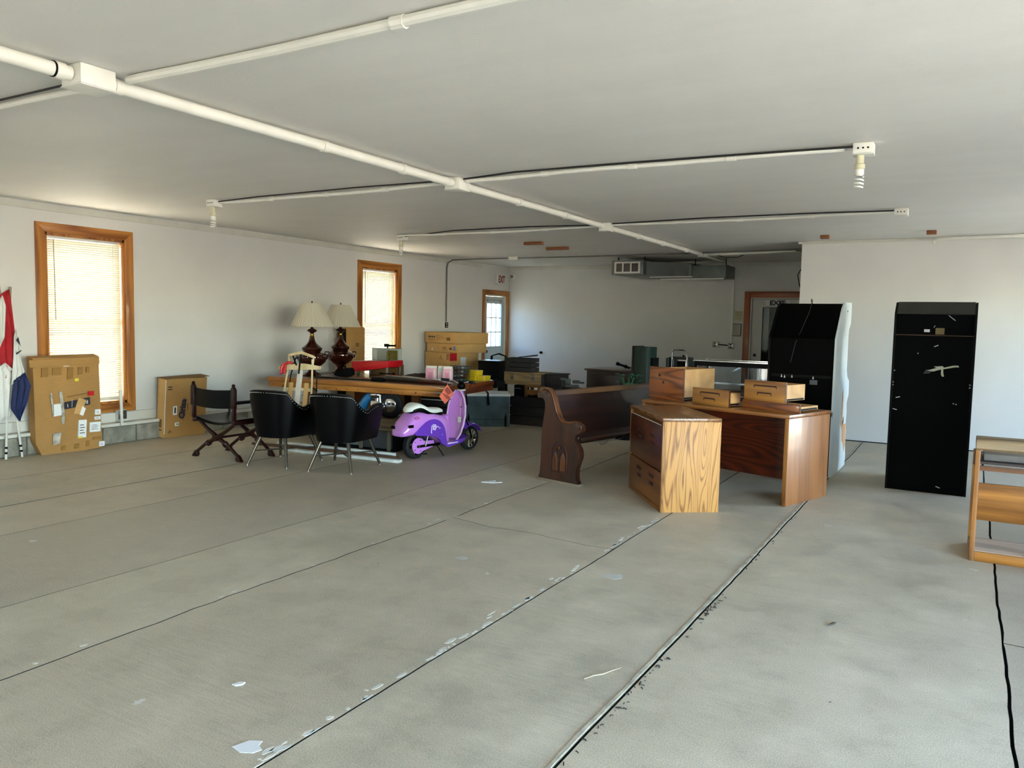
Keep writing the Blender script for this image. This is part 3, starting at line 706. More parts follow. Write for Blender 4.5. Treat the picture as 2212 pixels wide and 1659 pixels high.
BX('finger_pull', m_groove, big, .11, .135, -.001, .004, .215, .24); BX('finger_pull', m_groove, big, .16, .18, -.001, .004, .15, .175)
drawer('loose_drawer', 'smallest loose drawer with two cut handles, second from the left on the desk', (-2.12, 6.965, DH), -25, .41, .15, .19, [(.09, .31, .105), (.13, .26, .055)], m_dface)
drawer('loose_drawer', 'flat wide pencil drawer lying under another drawer at the desk right end', (-1.655, 6.885, DH), -17.5, .525, .075, .38, [], m_dfaced)
drawer('loose_drawer', 'loose drawer with two cut handles on top of the flat drawer', (-1.63, 6.83, DH + .077), -19, .385, .175, .37, [(.09, .305, .125), (.125, .26, .065)], m_dface)

# ------------------------------------------------------------------ arcade cabinets seen from behind
m_lam = plain('white_laminate', '#ccd4d3', .35, var=.03)
m_chip = plain('bare_particleboard', '#c79464', .85, var=.12, scale=30, bump=.4)
m_arc = plain('black_cabinet_back', '#010101', .5, var=.3, scale=9, bump=.15, spec=.05)
t = thing('arcade_cabinet', 'black arcade cabinet with peeling white side panel behind the desk', 'arcade cabinet', (-1.08, 8.11, 0), -2.5)
prof = [(.02, 0), (0, .03), (0, .95), (.0, 1.34), (.26, 1.64), (.33, 1.69), (.70, 1.69), (.70, 1.50), (.60, 1.42), (.60, 1.0), (.78, .92), (.80, .74), (.72, .66), (.74, .0)]
M().prism(prof, 'x', -.62, -.02).obj('body', m_arc, t)
side = [(-.004, .03), (-.006, .94), (-.006, 1.345), (.24, 1.64), (.34, 1.705), (.70, 1.71), (.72, 1.62), (.71, 1.50), (.62, 1.44), (.60, 1.38), (.61, 1.02), (.66, .95), (.78, .90), (.79, .76), (.70, .68), (.73, .58), (.70, .47), (.74, .40), (.735, .22), (.78, .10), (.76, .02), (.35, .0), (.0, 0)]
lamo = M().prism(side, 'x', -.019, .0, .001).obj('side_panel', m_lam, t); lab(lamo, 'white laminate side panel with ragged front edge')
M().prism([(.42, .48), (.44, .80), (.47, .83), (.49, .74), (.50, .50), (.53, .46), (.62, .47), (.70, .46), (.72, .40), (.72, .24), (.66, .17), (.60, .26), (.52, .30), (.50, .42)], 'x', .0, .0015).obj('bare_patch', m_chip, lamo)
M().prism([(.50, .50), (.53, .455), (.56, .50), (.55, .55)], 'x', .0015, .003).obj('torn_edge', m_black, lamo)
M().cyl((.002, .47, 1.62), (.006, .47, 1.62), .009, seg=10).obj('screw', m_steel, lamo)
M().prism(side[:6] + [(.5, 1.70), (.5, .0), (0, 0)], 'x', -.64, -.62).obj('side_panel', m_black, t)
M().box(-.60, -.04, -.004, 0, .05, .93).obj('rear_door', m_arc, t)
M().box(-.60, -.04, -.006, -.001, .96, .985).obj('rear_rail', m_black, t)
for (x, z) in ((-.50, .955), (-.47, .95), (-.40, .955), (-.20, .95)):
    M().prism([(x - .008, z), (x + .008, z), (x, z + .03)], 'y', -.008, -.005).obj('warning_sticker', m_paper, t)
BX('rating_plate', plain('dull_plate', '#55585a', .5), t, -.23, -.16, -.008, -.004, .895, .94)
BX('power_plate', m_steel, t, -.01, .0, -.05, -.005, .60, .64)
M().box(-.48, -.17, -.003, 0, 0, .045).all(T3(0, .20, 1.565) @ RM(-40.9, 'X')).obj('vent_slot', m_black, t)
pts = [(-.31, .33, 1.69), (-.32, .31, 1.715), (-.315, .30, 1.735), (-.30, .28, 1.72), (-.31, .2, 1.60), (-.36, .03, 1.37), (-.38, -.012, 1.30), (-.42, -.012, 1.1)]
M().tube(pts, .004, 6).obj('power_cord', m_wire, t)

t = thing('arcade_cabinet', 'black arcade cabinet with torn white tape, standing by the right partition', 'arcade cabinet', (.065, 7.90, 0), -.3)
wA = .645
prof = [(0, 0), (0, 1.405), (.05, 1.41), (.05, 1.58), (0, 1.585), (.14, 1.685), (.68, 1.685), (.68, 1.45), (.58, 1.40), (.58, 1.0), (.76, .9), (.76, .74), (.68, .66), (.70, .0)]
M().prism(prof, 'x', -wA + .018, -.018).obj('body', m_arc, t)
sp = [(-.006, 0), (-.006, 1.59), (.125, 1.695), (.69, 1.695), (.69, 1.44), (.59, 1.39), (.59, 1.0), (.77, .9), (.77, .74), (.69, .66), (.71, .0)]
M().prism(sp, 'x', -.018, 0).obj('side_panel', m_black, t); M().prism(sp, 'x', -wA, -wA + .018).obj('side_panel', m_black, t)
M().prism([(-.004, 1.585), (.132, 1.692), (.126, 1.70), (-.01, 1.592)], 'x', -wA + .02, -.02).obj('top_lid', plain('dusty_black', '#25231d', .6, var=.2), t)
BX('ledge', plain('bare_wood_ledge', '#4a3320', .8), t, -wA + .018, -.018, -.004, .05, 1.398, 1.406)
BX('paper_tag', plain('tag_tan', '#7d6a45', .8), t, -.315, -.245, .044, .052, 1.412, 1.468)
BX('paper_scrap', m_paper, t, -.405, -.36, .046, .052, 1.43, 1.455)
M().prism([(-.36, 1.09), (-.31, 1.085), (-.27, 1.10), (-.15, 1.128), (-.115, 1.13), (-.12, 1.145), (-.16, 1.143), (-.23, 1.122), (-.24, 1.135), (-.31, 1.128), (-.285, 1.118), (-.315, 1.108)], 'y', -.009, -.005).obj('torn_tape', plain('masking_tape', '#b9bba6', .7), t)
M().prism([(-.25, 1.105), (-.235, 1.11), (-.232, 1.07), (-.225, 1.045), (-.24, 1.043), (-.25, 1.06)], 'y', -.010, -.006).obj('torn_tape', bpy.data.materials['masking_tape'], t)
M().prism([(-.39, 1.06), (-.37, 1.10), (-.31, 1.10), (-.34, 1.065)], 'y', -.007, -.004).obj('tape_mark', plain('dark_tape', '#16222b', .6), t)
for (x, z) in ((-.025, .98), (-.025, .955), (-.625, .975), (-.625, .95), (-.62, 1.08), (-.44, 1.24), (-.14, .81), (-.12, .805)):
    M().ball((x, -.008, z), .007, 1, (1, .4, 1)).obj('screw_head', m_steel, t)
for (x, z, a) in ((-.60, .73, 15), (-.58, .84, -15), (-.30, 1.31, -25), (-.22, .06, 20)):
    M().box(-.018, .018, -.0075, -.005, -.003, .003).all(T3(x, 0, z) @ RM(a, 'Y')).obj('scuff', m_paper, t)
M().tube([(-.22, .045, 1.58), (-.19, .045, 1.555), (-.165, .045, 1.535)], .003, 5).obj('wire_end', m_paper, t)
M().tube([(-.33, .046, 1.47), (-.32, .046, 1.49)], .002, 5).obj('wire_end', m_paper, t)

# ------------------------------------------------------------------ school desk at the right edge
m_sd = wood('school_desk_oak', '#a2692a', '#6b3f14', 'z', 11, .1, r=.4, coat=.25)
m_sdx = wood('school_desk_oak_x', '#b2742d', '#74450f', 'x', 9, .12, r=.4, coat=.25)
m_sdtop = wood('school_desk_worn_top', '#9a8364', '#5e4a33', 'x', 10, .1, r=.45)
t = thing('school_desk', 'old oak school desk with open frame, at the right edge of the photo', 'desk', (.085, 5.71, 0), 1)
SW = .86
for x0 in (0, SW - .028):
    M().prism([(0, .0), (.0, .0), (.045, 0), (.05, .70), (.05, .745), (0.0, .745)][1:], 'x', x0, x0 + .028, .003).obj('post', m_sd, t)
    M().prism([(.42, 0), (.465, 0), (.43, .66), (.39, .66)], 'x', x0, x0 + .028, .003).obj('post', m_sd, t)
    BX('foot_rail', m_sdx, t, x0, x0 + .028, .045, .43, .0, .06, .004)
    M().prism([(.05, .60), (.40, .56), (.40, .60), (.05, .74)], 'x', x0 + .004, x0 + .024).obj('bracket', plain('dark_iron', '#1b1614', .5), t)
M().prism([(-.02, .72), (.0, .705), (.11, .745), (.11, .785), (.02, .785), (-.01, .77), (-.022, .745)], 'x', 0, SW, .004).obj('top_board', m_sdtop, t)
BX('back_panel', m_sdx, t, .028, SW - .028, .004, .022, .265, .50, .003)
BX('bottom_rail', m_sdx, t, .028, SW - .028, .0, .022, .0, .062, .003)
BX('footboard', wood('bleached_board', '#c5aa92', '#9c8672', 'x', 8, .15, r=.5, coat=0), t, .028, SW - .028, .022, .40, .05, .064)
BX('shelf', plain('dark_shelf', '#33241b', .5), t, .028, SW - .028, .04, .40, .615, .63)
M().box(.028, SW - .028, .03, .045, .575, .605).obj('shelf_lip', wood('desk_lip', '#6d4320', '#3d2210', 'x', 9, .1), t)
M().box(.05, SW - .05, .10, .36, .632, .675, .003).obj('book_tray', plain('grey_tray', '#77726c', .3), t)
M().box(.04, SW - .04, .36, .385, .66, .70).obj('rear_rail', plain('dark_rail', '#2a1c15', .5), t)
BX('mid_post', m_sd, t, .30, .335, .03, .065, .06, .265, .002)
M().cyl((.37, .25, .30), (.37, .25, .615), .018, seg=10).obj('iron_stem', bpy.data.materials['dark_iron'], t)
M().box(.33, .41, .2, .3, .585, .615).obj('iron_plate', bpy.data.materials['dark_iron'], t)
M().tube([(.03, .1, .66), (.05, .12, .6), (.06, .13, .45), (.062, .13, .40)], .003, 5).obj('cord', m_wire, t)

# ------------------------------------------------------------------ pew
m_pew = wood('pew_dark_oak', '#43200f', '#1c0b06', 'z', 8, .12, r=.3, coat=.45, contrast=(.2, .9))
m_pewb = wood('pew_back_oak', '#30130a', '#140705', 'y', 7, .12, r=.35, coat=.35, contrast=(.2, .9))
m_pewl = wood('pew_light_inlay', '#6a3c1a', '#3c1f0d', 'z', 10, .1, r=.35, coat=.35)
# local: y runs along the pew, x from back (0) to front (+)
t = thing('pew', 'dark oak church pew with scrolled arm and arched inlay end, left of the filing cabinet', 'pew', (-3.37, 6.39, 0), -13.5)
PL = 1.98
def smooth(pts, k=2):
    for _ in range(k):
        out = []
        n = len(pts)
        for i in range(n):
            p, q = Vector(pts[i]), Vector(pts[(i + 1) % n]); out += [tuple(p.lerp(q, .25)), tuple(p.lerp(q, .75))]
        pts = out
    return pts
endp = [(0, 0), (.47, 0), (.47, .015), (.445, .05), (.44, .14), (.46, .20), (.485, .26), (.48, .33), (.44, .38), (.415, .42), (.42, .455), (.47, .475), (.50, .505), (.495, .545), (.46, .565), (.40, .558), (.33, .545), (.27, .55), (.225, .58), (.19, .64), (.165, .72), (.14, .79), (.10, .83), (.045, .835), (.015, .805), (.02, .77), (.055, .755), (.07, .70), (.06, .62), (.04, .50), (.03, .3), (.02, .05), (0, .02)]
for k, y0_ in enumerate((0, PL)):
    e = M().prism(smooth(endp, 2), 'y', y0_, y0_ + .06, .006).obj('end_panel', m_pew, t)
    # moulded cap following the arm
    capl = [(.45, .565), (.40, .568), (.33, .555), (.27, .558), (.232, .59), (.198, .65), (.172, .73), (.145, .80), (.10, .842), (.045, .846), (.01, .81)]
    cp = [(x, y0_ + .03, z) for x, z in capl]
    M().tube([(x, y0_ + .008, z) for x, z in capl], .009, 8).tube([(x, y0_ + .052, z) for x, z in capl], .009, 8).tube(cp, .012, 8).obj('arm_moulding', m_pewl, e)
    M().cyl((.465, y0_ - .012, .515), (.465, y0_ + .072, .515), .026, seg=20).cyl((.465, y0_ - .018, .515), (.465, y0_ + .078, .515), .013, seg=16).obj('scroll', m_pew, e)
    if k == 0:
        # arched recess with two lancet panels and a roundel
        arch = [(.155, .10), (.345, .10), (.345, .24)] + [(.25 + .095 * math.cos(R(a)), .24 + .15 * math.sin(R(a))) for a in (15, 30, 45, 60, 75, 90, 105, 120, 135, 150, 165)] + [(.155, .24)]
        M().prism(arch, 'y', -.002, .003).obj('arch_recess', m_groove, e)
        m = M()
        ring = [(x, -.006, z) for x, z in arch]; m.tube(ring, .007, 6, closed=True)
        m.tube([(.25, -.006, .10), (.25, -.006, .27)], .006, 6); m.tube([(.25 + .022 * math.cos(a * .7), -.006, .325 + .022 * math.sin(a * .7)) for a in range(9)], .004, 5, closed=True)
        m.obj('arch_moulding', m_pew, e)
        for cx in (.205, .295):
            lp = [(cx - .030, .115), (cx + .030, .115), (cx + .030, .22), (cx + .016, .265), (cx, .285), (cx - .016, .265), (cx - .030, .22)]
            M().prism(lp, 'y', -.007, -.001, .001).obj('lancet_panel', m_pewl, e)
        M().cyl((.25, -.008, .325), (.25, 0, .325), .014, seg=14).obj('roundel', m_pewl, e)
    BX('foot_shoe', plain('worn_foot', '#7a6a58', .8, bump=.4) if k == 0 else bpy.data.materials['worn_foot'], e, -.012, .485, y0_ - .006, y0_ + .066, 0, .022, .003)
M().prism([(.145, .40), (.165, .40), (.065, .80), (.045, .80)], 'y', .06, PL).obj('back_panel', m_pewb, t)
M().prism([(.03, .775), (.085, .775), (.08, .815), (.055, .825), (.02, .81)], 'y', .06, PL).obj('top_rail', wood('pew_rail', '#6a4a2c', '#3b2414', 'y', 9, .1, r=.4, coat=.3), t)
M().prism([(.12, .385), (.15, .41), (.44, .425), (.455, .41), (.44, .395), (.15, .375)], 'y', .06, PL).obj('seat', m_pewb, t)
M().prism([(.10, .30), (.12, .30), (.13, .385), (.11, .385)], 'y', .06, PL).obj('seat_rail', m_pewb, t)
M().box(.14, .42, .9, .925, .34, .385).obj('seat_brace', m_pewb, t)
M().tube([(.33, .42, .375), (.33, .42, .345), (.36, .80, .345), (.36, .84, .375)], .003, 5).tube([(.40, .38, .375), (.42, .38, .34), (.42, .46, .34), (.42, .52, .375)], .003, 5).obj('hat_wire', m_steel, t)

# ------------------------------------------------------------------ armchairs
m_vinyl = plain('black_vinyl', '#010102', .34, var=.35, scale=5, bump=.12, coat=0, spec=.14)
m_bronze = plain('bronze_leg', '#5c554a', .3, .85, var=.1)
def armchair(label, loc, rz):
    t = thing('armchair', label, 'chair', loc, rz, 'black barrel armchairs with nailhead trim')
    NS = 40
    def plan(u, w, d, q=2.6):   # u in 0..1 from left arm front, round the back, to right arm front
        # straight arms then rounded back (back is -y)
        a = math.pi * u
        c, s_ = math.cos(a), math.sin(a)
        x = -w * math.copysign(abs(c) ** (2 / q), c); y = -d * abs(s_) ** (2 / q)
        return x, y
    def htop(u):
        k = abs(u - .5) * 2           # 0 back centre, 1 arm front
        if k < .42: return .745 - .012 * (k / .42) ** 2
        if k < .74:
            f = (k - .42) / .32; f = f * f * (3 - 2 * f); return .733 * (1 - f) + .575 * f
        f = (k - .74) / .26; return .575 + .055 * math.sin(f * math.pi * .62)
    us = [i / NS for i in range(NS + 1)]
    secs = []
    for u in us:
        h = htop(u); k = abs(u - .5) * 2
        sec = []
        for f in (0, .12, .35, .6, .85, 1):
            z = .285 + (h - .285) * f; w = .235 + .065 * min(1, f * 1.15) ** .8; d = .30 + .055 * f
            x, y = plan(u, w, d); yo = .23 if True else 0
            sec.append((x, y + .03 + (.20 * max(0, (k - .55) / .45)), z))
        for f in (1.015, 1, .6, .3):
            z = .285 + (h - .285) * f; w = .19 + .068 * min(1, f) ** .8; d = .252 + .055 * f
            x, y = plan(u, w, d)
            if f > 1: w, d = .272, .332; x, y = plan(u, w, d)
            sec.append((x, y + .03 + (.20 * max(0, (k - .55) / .45)), z))
        secs.append(sec)
    M().loft(secs).obj('back_shell', m_vinyl, t, ang=50)
    nb = M()
    for i in range(3, 62):
        u = i / 64; h = htop(u) - .020; w, d = .304, .359
        x, y = plan(u, w, d); k = abs(u - .5) * 2
        nb.ball((x, y + .03 + (.20 * max(0, (k - .55) / .45)), h), .0036, 1)
    nh = nb.obj('nailhead_trim', plain('nail_nickel', '#d8d4c8', .35) if 'nail_nickel' not in bpy.data.materials else bpy.data.materials['nail_nickel'], t); nh['kind'] = 'stuff'
    M().prism([(p[0] * .98, p[1]) for p in smooth([(-.235, .22), (-.22, -.12), (-.12, -.26), (.12, -.26), (.22, -.12), (.235, .22), (.15, .245), (-.15, .245)], 2)], 'z', .285, .37, .012).obj('seat_base', m_vinyl, t)
    M().prism(smooth([(-.225, .25), (-.215, -.12), (-.12, -.24), (.12, -.24), (.215, -.12), (.225, .25), (.15, .275), (-.15, .275)], 2), 'z', .37, .44, .022).obj('seat_cushion', m_vinyl, t)
    feet = [(-.215, -.30), (.215, -.27), (.25, .27), (-.25, .27)]
    tops = [(-.14, -.19), (.14, -.19), (.17, .17), (-.17, .17)]
    for (fx, fy), (tx, ty) in zip(feet, tops):
        l = M().tube([(tx, ty, .29), (fx, fy, .012)], [.019, .012], 12).obj('leg', m_bronze, t)
        M().cyl((fx, fy, 0), (fx, fy, .016), .013, seg=12).obj('glide', m_steel, l)
    mid = [tuple(Vector((tx, ty, .29)).lerp(Vector((fx, fy, 0)), .5)) for (fx, fy), (tx, ty) in zip(feet, tops)]
    M().cyl(mid[0], mid[2], .007, seg=8).obj('stretcher', m_bronze, t)
    M().cyl(mid[1], mid[3], .007, seg=8).obj('stretcher', m_bronze, t)
    return t
armchair('black barrel armchair with nailhead trim seen from behind, next to the folding wooden chair', (-5.83, 5.64, 0), 10)
armchair('black barrel armchair with nailhead trim seen from behind, nearer to the purple scooter', (-5.17, 5.77, 0), 14)

# ------------------------------------------------------------------ X-leg folding chair
m_mahog = plain('red_mahogany', '#1f0604', .3, var=.25, coat=.2, spec=.3)
t = thing('director_chair', 'folding armchair with crossed mahogany legs and black leather sling', 'chair', (-6.52, 5.60, 0), 0)
for (yy) in (-.21, .21):
    for s in (-1, 1):
        l = M().tube([(s * .30, yy + s * .012, .045), (s * .16, yy + s * .012, .14), (s * .0, yy + s * .012, .215), (-s * .16, yy + s * .012, .30), (-s * .27, yy + s * .012, .375)], [.017, .017, .026, .017, .02], 10).obj('leg', m_mahog, t)
        M().prism([(s * .35, 0), (s * .34, .018), (s * .30, .066), (s * .275, .05), (s * .27, .02), (s * .285, 0)], 'y', yy + s * .012 - .02, yy + s * .012 + .02, .004).obj('foot', m_mahog, l)
        M().lathe([(.026, -.02), (.032, -.012), (.026, 0), (.032, .012), (.026, .02)], 12).all(T3(s * .11, yy + s * .012, .157) @ RM(-60 * s, 'Y')).obj('collar', m_mahog, l)
    M().cyl((0, yy - .035, .215), (0, yy + .035, .215), .035, seg=8).obj('hub', m_mahog, t)
M().cyl((0, -.2, .215), (0, .2, .215), .012).obj('cross_rod', m_mahog, t)
for s in (-1, 1):
    BX('side_rail', m_mahog, t, s * .29 - .02, s * .29 + .02, -.26, .26, .365, .41, .008)
    p = M().box(s * .295 - .014, s * .295 + .014, -.268, -.228, .41, .535, .003).prism([(s * .295 - .026, .535), (s * .295 + .026, .535), (s * .295 + .028, .72), (s * .295 + .012, .745), (s * .295 - .012, .745), (s * .295 - .024, .72)], 'y', -.272, -.232, .004).obj('back_post', m_mahog, t)
    M().lathe([(.018, 0), (.014, .006), (.02, .014), (.016, .026), (.008, .034), (0, .036)], 14, (s * .295, -.252, .744)).obj('finial', m_mahog, p)
    M().cyl((s * .295, .2, .41), (s * .295, .2, .575), .013).obj('front_post', m_mahog, t)
    M().prism([(-.25, .575), (.26, .575), (.27, .585), (.26, .60), (-.25, .605)], 'x', s * .295 - .028, s * .295 + .028, .006).obj('arm', m_black, t)
sl = M(); n = 12
sl.loft([[(-.30 + .6 * i / n, y, .412 - .045 * math.sin(math.pi * i / n) + dz) for i in range(n + 1)] + [(-.30 + .6 * i / n, y, .400 - .045 * math.sin(math.pi * i / n) + dz) for i in range(n, -1, -1)] for y, dz in ((-.235, -.004), (-.22, .008), (.2, .012), (.235, 0))])
sl.obj('seat_sling', m_vinyl, t)
sl = M()
sl.loft([[(-.275 + .55 * i / n, -.252 - .0 - .03 * math.sin(math.pi * i / n) - .006, z - .012 * math.sin(math.pi * i / n)) for i in range(n + 1)] + [(-.275 + .55 * i / n, -.252 - .03 * math.sin(math.pi * i / n) + .006, z - .012 * math.sin(math.pi * i / n)) for i in range(n, -1, -1)] for z in (.535, .55, .62, .705, .718)])
sl.obj('back_sling', m_vinyl, t)

# ------------------------------------------------------------------ worktable
m_bench = wood('worktable_pine', '#b5782f', '#8a521b', 'x', 9, .1, r=.42, coat=.2)
m_benchy = wood('worktable_end', '#8e451c', '#5d260d', 'y', 9, .1, r=.42, coat=.2)
m_hard = plain('brown_tabletop', '#7e5b3e', .3, var=.15, scale=3, coat=.2)
m_leg = wood('worktable_leg', '#80502a', '#4b2b12', 'z', 10, .1, r=.5)
TT = .705
tb = thing('worktable', 'large wooden worktable in the middle, loaded with lamps and boxes', 'table', (-7.58, 7.03, 0), 5.6)
TL, TD = 2.56, 1.30
BX('tabletop', m_hard, tb, .01, TL - .01, .01, TD - .01, TT - .012, TT, .002)
BX('top_edge', m_bench, tb, 0, TL, 0, .04, TT - .058, TT - .004, .004)
BX('top_edge', m_bench, tb, 0, TL, TD - .04, TD, TT - .058, TT - .004, .004)
BX('top_edge', m_benchy, tb, TL - .04, TL, .04, TD - .04, TT - .058, TT - .004, .004)
BX('top_edge', m_benchy, tb, 0, .04, .04, TD - .04, TT - .058, TT - .004, .004)
BX('apron', m_bench, tb, .025, TL - .008, .012, .05, TT - .125, TT - .062, .004)
BX('apron', m_bench, tb, .025, TL - .02, TD - .05, TD - .012, TT - .125, TT - .062, .004)
BX('apron', m_benchy, tb, TL - .046, TL - .008, .05, TD - .05, TT - .125, TT - .062, .004)
BX('apron', m_benchy, tb, .025, .063, .05, TD - .05, TT - .125, TT - .062, .004)
nail = M()
for i in range(16): nail.cyl((.1 + i * .158 + random.uniform(-.03, .03), .009, TT - .10 + random.uniform(-.02, .02)), (.1 + i * .158, .013, TT - .10), random.uniform(.003, .006), seg=7)
nail.obj('nail_holes', m_groove, tb)['kind'] = 'stuff'
for x, y in ((.56, .06), (1.73, .62), (.56, TD - .15), (1.97, TD - .15)): BX('leg', m_leg, tb, x, x + .09, y, y + .09, 0, TT - .06, .004)
M().box(TL - .02, TL + .02, TD - .05, TD + .02, TT - .10, TT + .006).prism([(TL + .0, TD - .02), (TL + .12, TD + .02), (TL, TD + .05)], 'z', TT - .09, TT - .01).obj('corner_bracket', m_blackmatte, tb)
TM = Matrix.Translation((-7.58, 7.03, 0)) @ RM(5.6, 'Z')
def on_table(x, y, z=TT): v = TM @ Vector((x, y, z)); return (v.x, v.y, v.z)

# lamps
m_amber = plain('amber_glass', '#3f160c', .1, .55, var=.35, scale=14, coat=.7)
m_gold = plain('gold_trim', '#8f6f2e', .25, .9)
def shademat():
    t = NT('pleated_shade'); d = t.n('ShaderNodeBsdfDiffuse'); d.inputs[0].default_value = lin('#d2cab5')
    tl = t.n('ShaderNodeBsdfTranslucent'); tl.inputs[0].default_value = lin('#c8bb98'); mx = t.n('ShaderNodeMixShader'); mx.inputs[0].default_value = .25
    t.l(d.outputs[0], mx.inputs[1]); t.l(tl.outputs[0], mx.inputs[2]); t.l(mx.outputs[0], t.out.inputs[0]); return t.m
m_shade = shademat()
def lamp(label, loc, rz=0):
    t = thing('table_lamp', label, 'lamp', loc, rz, 'matching amber glass table lamps')
    M().lathe([(0, 0), (.115, 0), (.12, .012), (.10, .03), (.06, .05), (.045, .07), (.055, .09)], 32).obj('base', m_amber, t)
    b = M().lathe([(.05, .085), (.075, .11), (.12, .135), (.165, .175), (.185, .215), (.182, .25), (.15, .285), (.10, .305), (.115, .315), (.12, .33), (.13, .345), (.125, .36), (.09, .385), (.055, .42), (.04, .45), (.03, .49)], 40).obj('body', m_amber, t)
    for k in range(14):
        a = 2 * math.pi * k / 14
        M().ball((.186 * math.cos(a), .186 * math.sin(a), .23), .014, 1, (1, 1, 1.3)).obj('glass_stud', m_amber, b)
    for s in (-1, 1): M().tube([(s * .16, 0, .28), (s * .21, 0, .285), (s * .225, 0, .25), (s * .19, 0, .20)], .008, 8).obj('handle', m_amber, t)
    M().lathe([(.028, .485), (.032, .50), (.022, .51), (.026, .53), (.02, .545)], 24).obj('collar', m_gold, t)
    M().lathe([(.018, .54), (.03, .55), (.068, .575), (.05, .59), (.02, .605), (.016, .64)], 32).obj('neck', m_amber, t)
    M().cyl((0, 0, .63), (0, 0, .93), .006).obj('harp', m_gold, t)
    M().lathe([(.265, .625), (.266, .632), (.128, .915), (.126, .922), (.12, .922), (.122, .913), (.26, .632), (.259, .625), (.265, .625)], 96, pleat=.012).obj('lamp_shade', m_shade, t, ang=10)
    M().lathe([(.008, .925), (.012, .935), (.006, .95), (0, .955)], 12).obj('finial', m_gold, t)
    return t
lamp('amber glass table lamp with pleated cream shade, left one of the pair', (-7.22, 7.45, TT), 10)
lamp('amber glass table lamp with pleated cream shade, right one nearer the second window', (-7.41, 8.19, TT), 60)

# long black boat-like hull lying along the front edge
t = thing('black_hull', 'long glossy black tapered hull with dark red tip along the table front', 'hull', on_table(.62, .20), 5.6)
secs = []; N = 16
for i in range(25):
    u = i / 24; x = u * 1.90
    if u < .48: w, h = .05 + .02 * u, .022 + .01 * u
    else:
        k = (u - .48) / .52; w = .055 + .06 * math.sin(min(1, k * 1.3 + .15) * math.pi * .5) * (1 - k ** 3); h = .035 + .05 * (1 - k ** 2.2) * min(1, k * 5 + .3)
    if u > .93: w *= (1 - u) / .07 + .12; h *= (1 - u) / .07 * .6 + .35
    secs.append([(x, w * math.cos(2 * math.pi * j / N), max(0, h * .5 + h * .5 * math.sin(2 * math.pi * j / N))) for j in range(N)])
M().loft(secs[:20]).obj('hull_body', plain('glossy_black', '#0d0b0b', .14, var=.2, coat=.6), t)
M().loft(secs[19:]).obj('hull_tip', plain('dark_red_gloss', '#3b0f0d', .2, var=.2, coat=.5), t)
BX('hull_block', m_black, t, .86, 1.04, -.10, -.01, .0, .055, .02)

# red tabletop machine on legs
t = thing('tabletop_game', 'red tray machine on grey legs with a clear case at its right end', 'toy', on_table(.72, .78), -2)
M().prism([(0, .115), (.03, .10), (.05, .055), (.20, .075), (.58, .125), (.60, .13), (.62, .16), (.62, .215), (0, .185)], 'y', 0, .30, .006).obj('tray', m_red, t)
M().prism([(.01, .185), (.42, .208), (.42, .212), (.01, .189)], 'y', .012, .288).obj('play_field', plain('pinkish_field', '#c9b0a8', .4), t)
M().box(.43, .61, .01, .29, .215, .37).obj('clear_case', m_clear, t)
M().box(.50, .54, .1, .14, .22, .29, .01).ball((.52, .12, .31), .022, 2).box(.44, .60, .2, .21, .22, .34).obj('mechanism', plain('brass_parts', '#8a7a3a', .35, .6), t)
for (x, y) in ((.09, .03), (.09, .27), (.585, .03), (.585, .27)):
    M().box(x - .02, x + .02, y - .012, y + .012, 0, .14 if x > .3 else .08, .004).obj('leg', m_steel, t)
M().cyl((.46, .02, .05), (.70, .02, .055), .007).lathe([(.02, 0), (.024, .01), (.02, .02)], 12, (.50, .02, .04)).box(.68, .72, .012, .028, .04, .07, .004).obj('crank', m_blackmatte, t)
t = thing('grip_clamp', 'small black clamp resting on top of the clear case', 'clamp', tuple(Vector(on_table(.72, .78)) + Vector((.50, .12, .375))), 0)
M().box(-.05, .02, -.015, .015, .012, .05, .008).box(.02, .13, -.01, .01, .018, .04, .006).cyl((.0, 0, -.004), (0, 0, .02), .01).obj('clamp_body', m_blackmatte, t)
M().ball((.12, 0, .03), .016, 1).obj('clamp_knob', m_blackmatte, t)
t = thing('white_carton', 'white open carton behind the red tray machine', 'box', on_table(.80, 1.13, TT + .143), 5.6)
M().box(0, .42, 0, .10, 0, .21, .003).obj('carton_body', m_white, t)
M().prism([(.02, .21), (.40, .21), (.40, .214), (.02, .214)], 'y', -.05, .0).obj('carton_flap', m_white, t)
o = M().prism(smooth([(0, 0), (.26, 0), (.26, .10), (.20, .125), (.12, .085), (.02, .06)], 1), 'y', 0, .11, .008).obj('black_shoe_form', m_blackmatte); o.name = 'tool_pouch'; place(o, on_table(.64, .50), 5); tag(o, 'black wedge-shaped pouch in front of the right lamp', 'pouch')
pipe('lamp_cord', [on_table(.38, .50, TT + .008), on_table(.5, .55, TT + .03), on_table(.6, .62, TT + .035), on_table(.75, .6, TT + .008)], .004, 'loose cord looping beside the lamp base', 'cable', m_wire)
cl = M(); gx = 14
vs_ = [[(x_ * .038, y_ * .05, .012 + .055 * max(0, math.sin(math.pi * x_ / gx)) ** .7 * math.sin(math.pi * y_ / 6) ** .6 * (.7 + .5 * noise.noise(Vector((x_ * .7, y_ * .8, 3))))) for x_ in range(gx + 1)] for y_ in range(7)]
cl.loft([[p for p in row] + [(p[0], p[1], 0) for p in row[::-1]] for row in vs_])
o = cl.obj('crumpled_cloth', plain('dark_brown_cloth', '#2e2118', .9, var=.3, bump=.4)); place(o, on_table(1.36, .92), 5); tag(o, 'crumpled dark brown cloth in the middle of the table', 'cloth')
t = thing('small_vise', 'small black cube clamp left of the pink packages', 'clamp', on_table(1.95, .98), 5)
M().box(0, .06, 0, .06, 0, .02).box(.0, .06, 0, .06, .07, .10).box(.04, .06, 0, .06, .02, .07).obj('clamp_body', m_blackmatte, t)

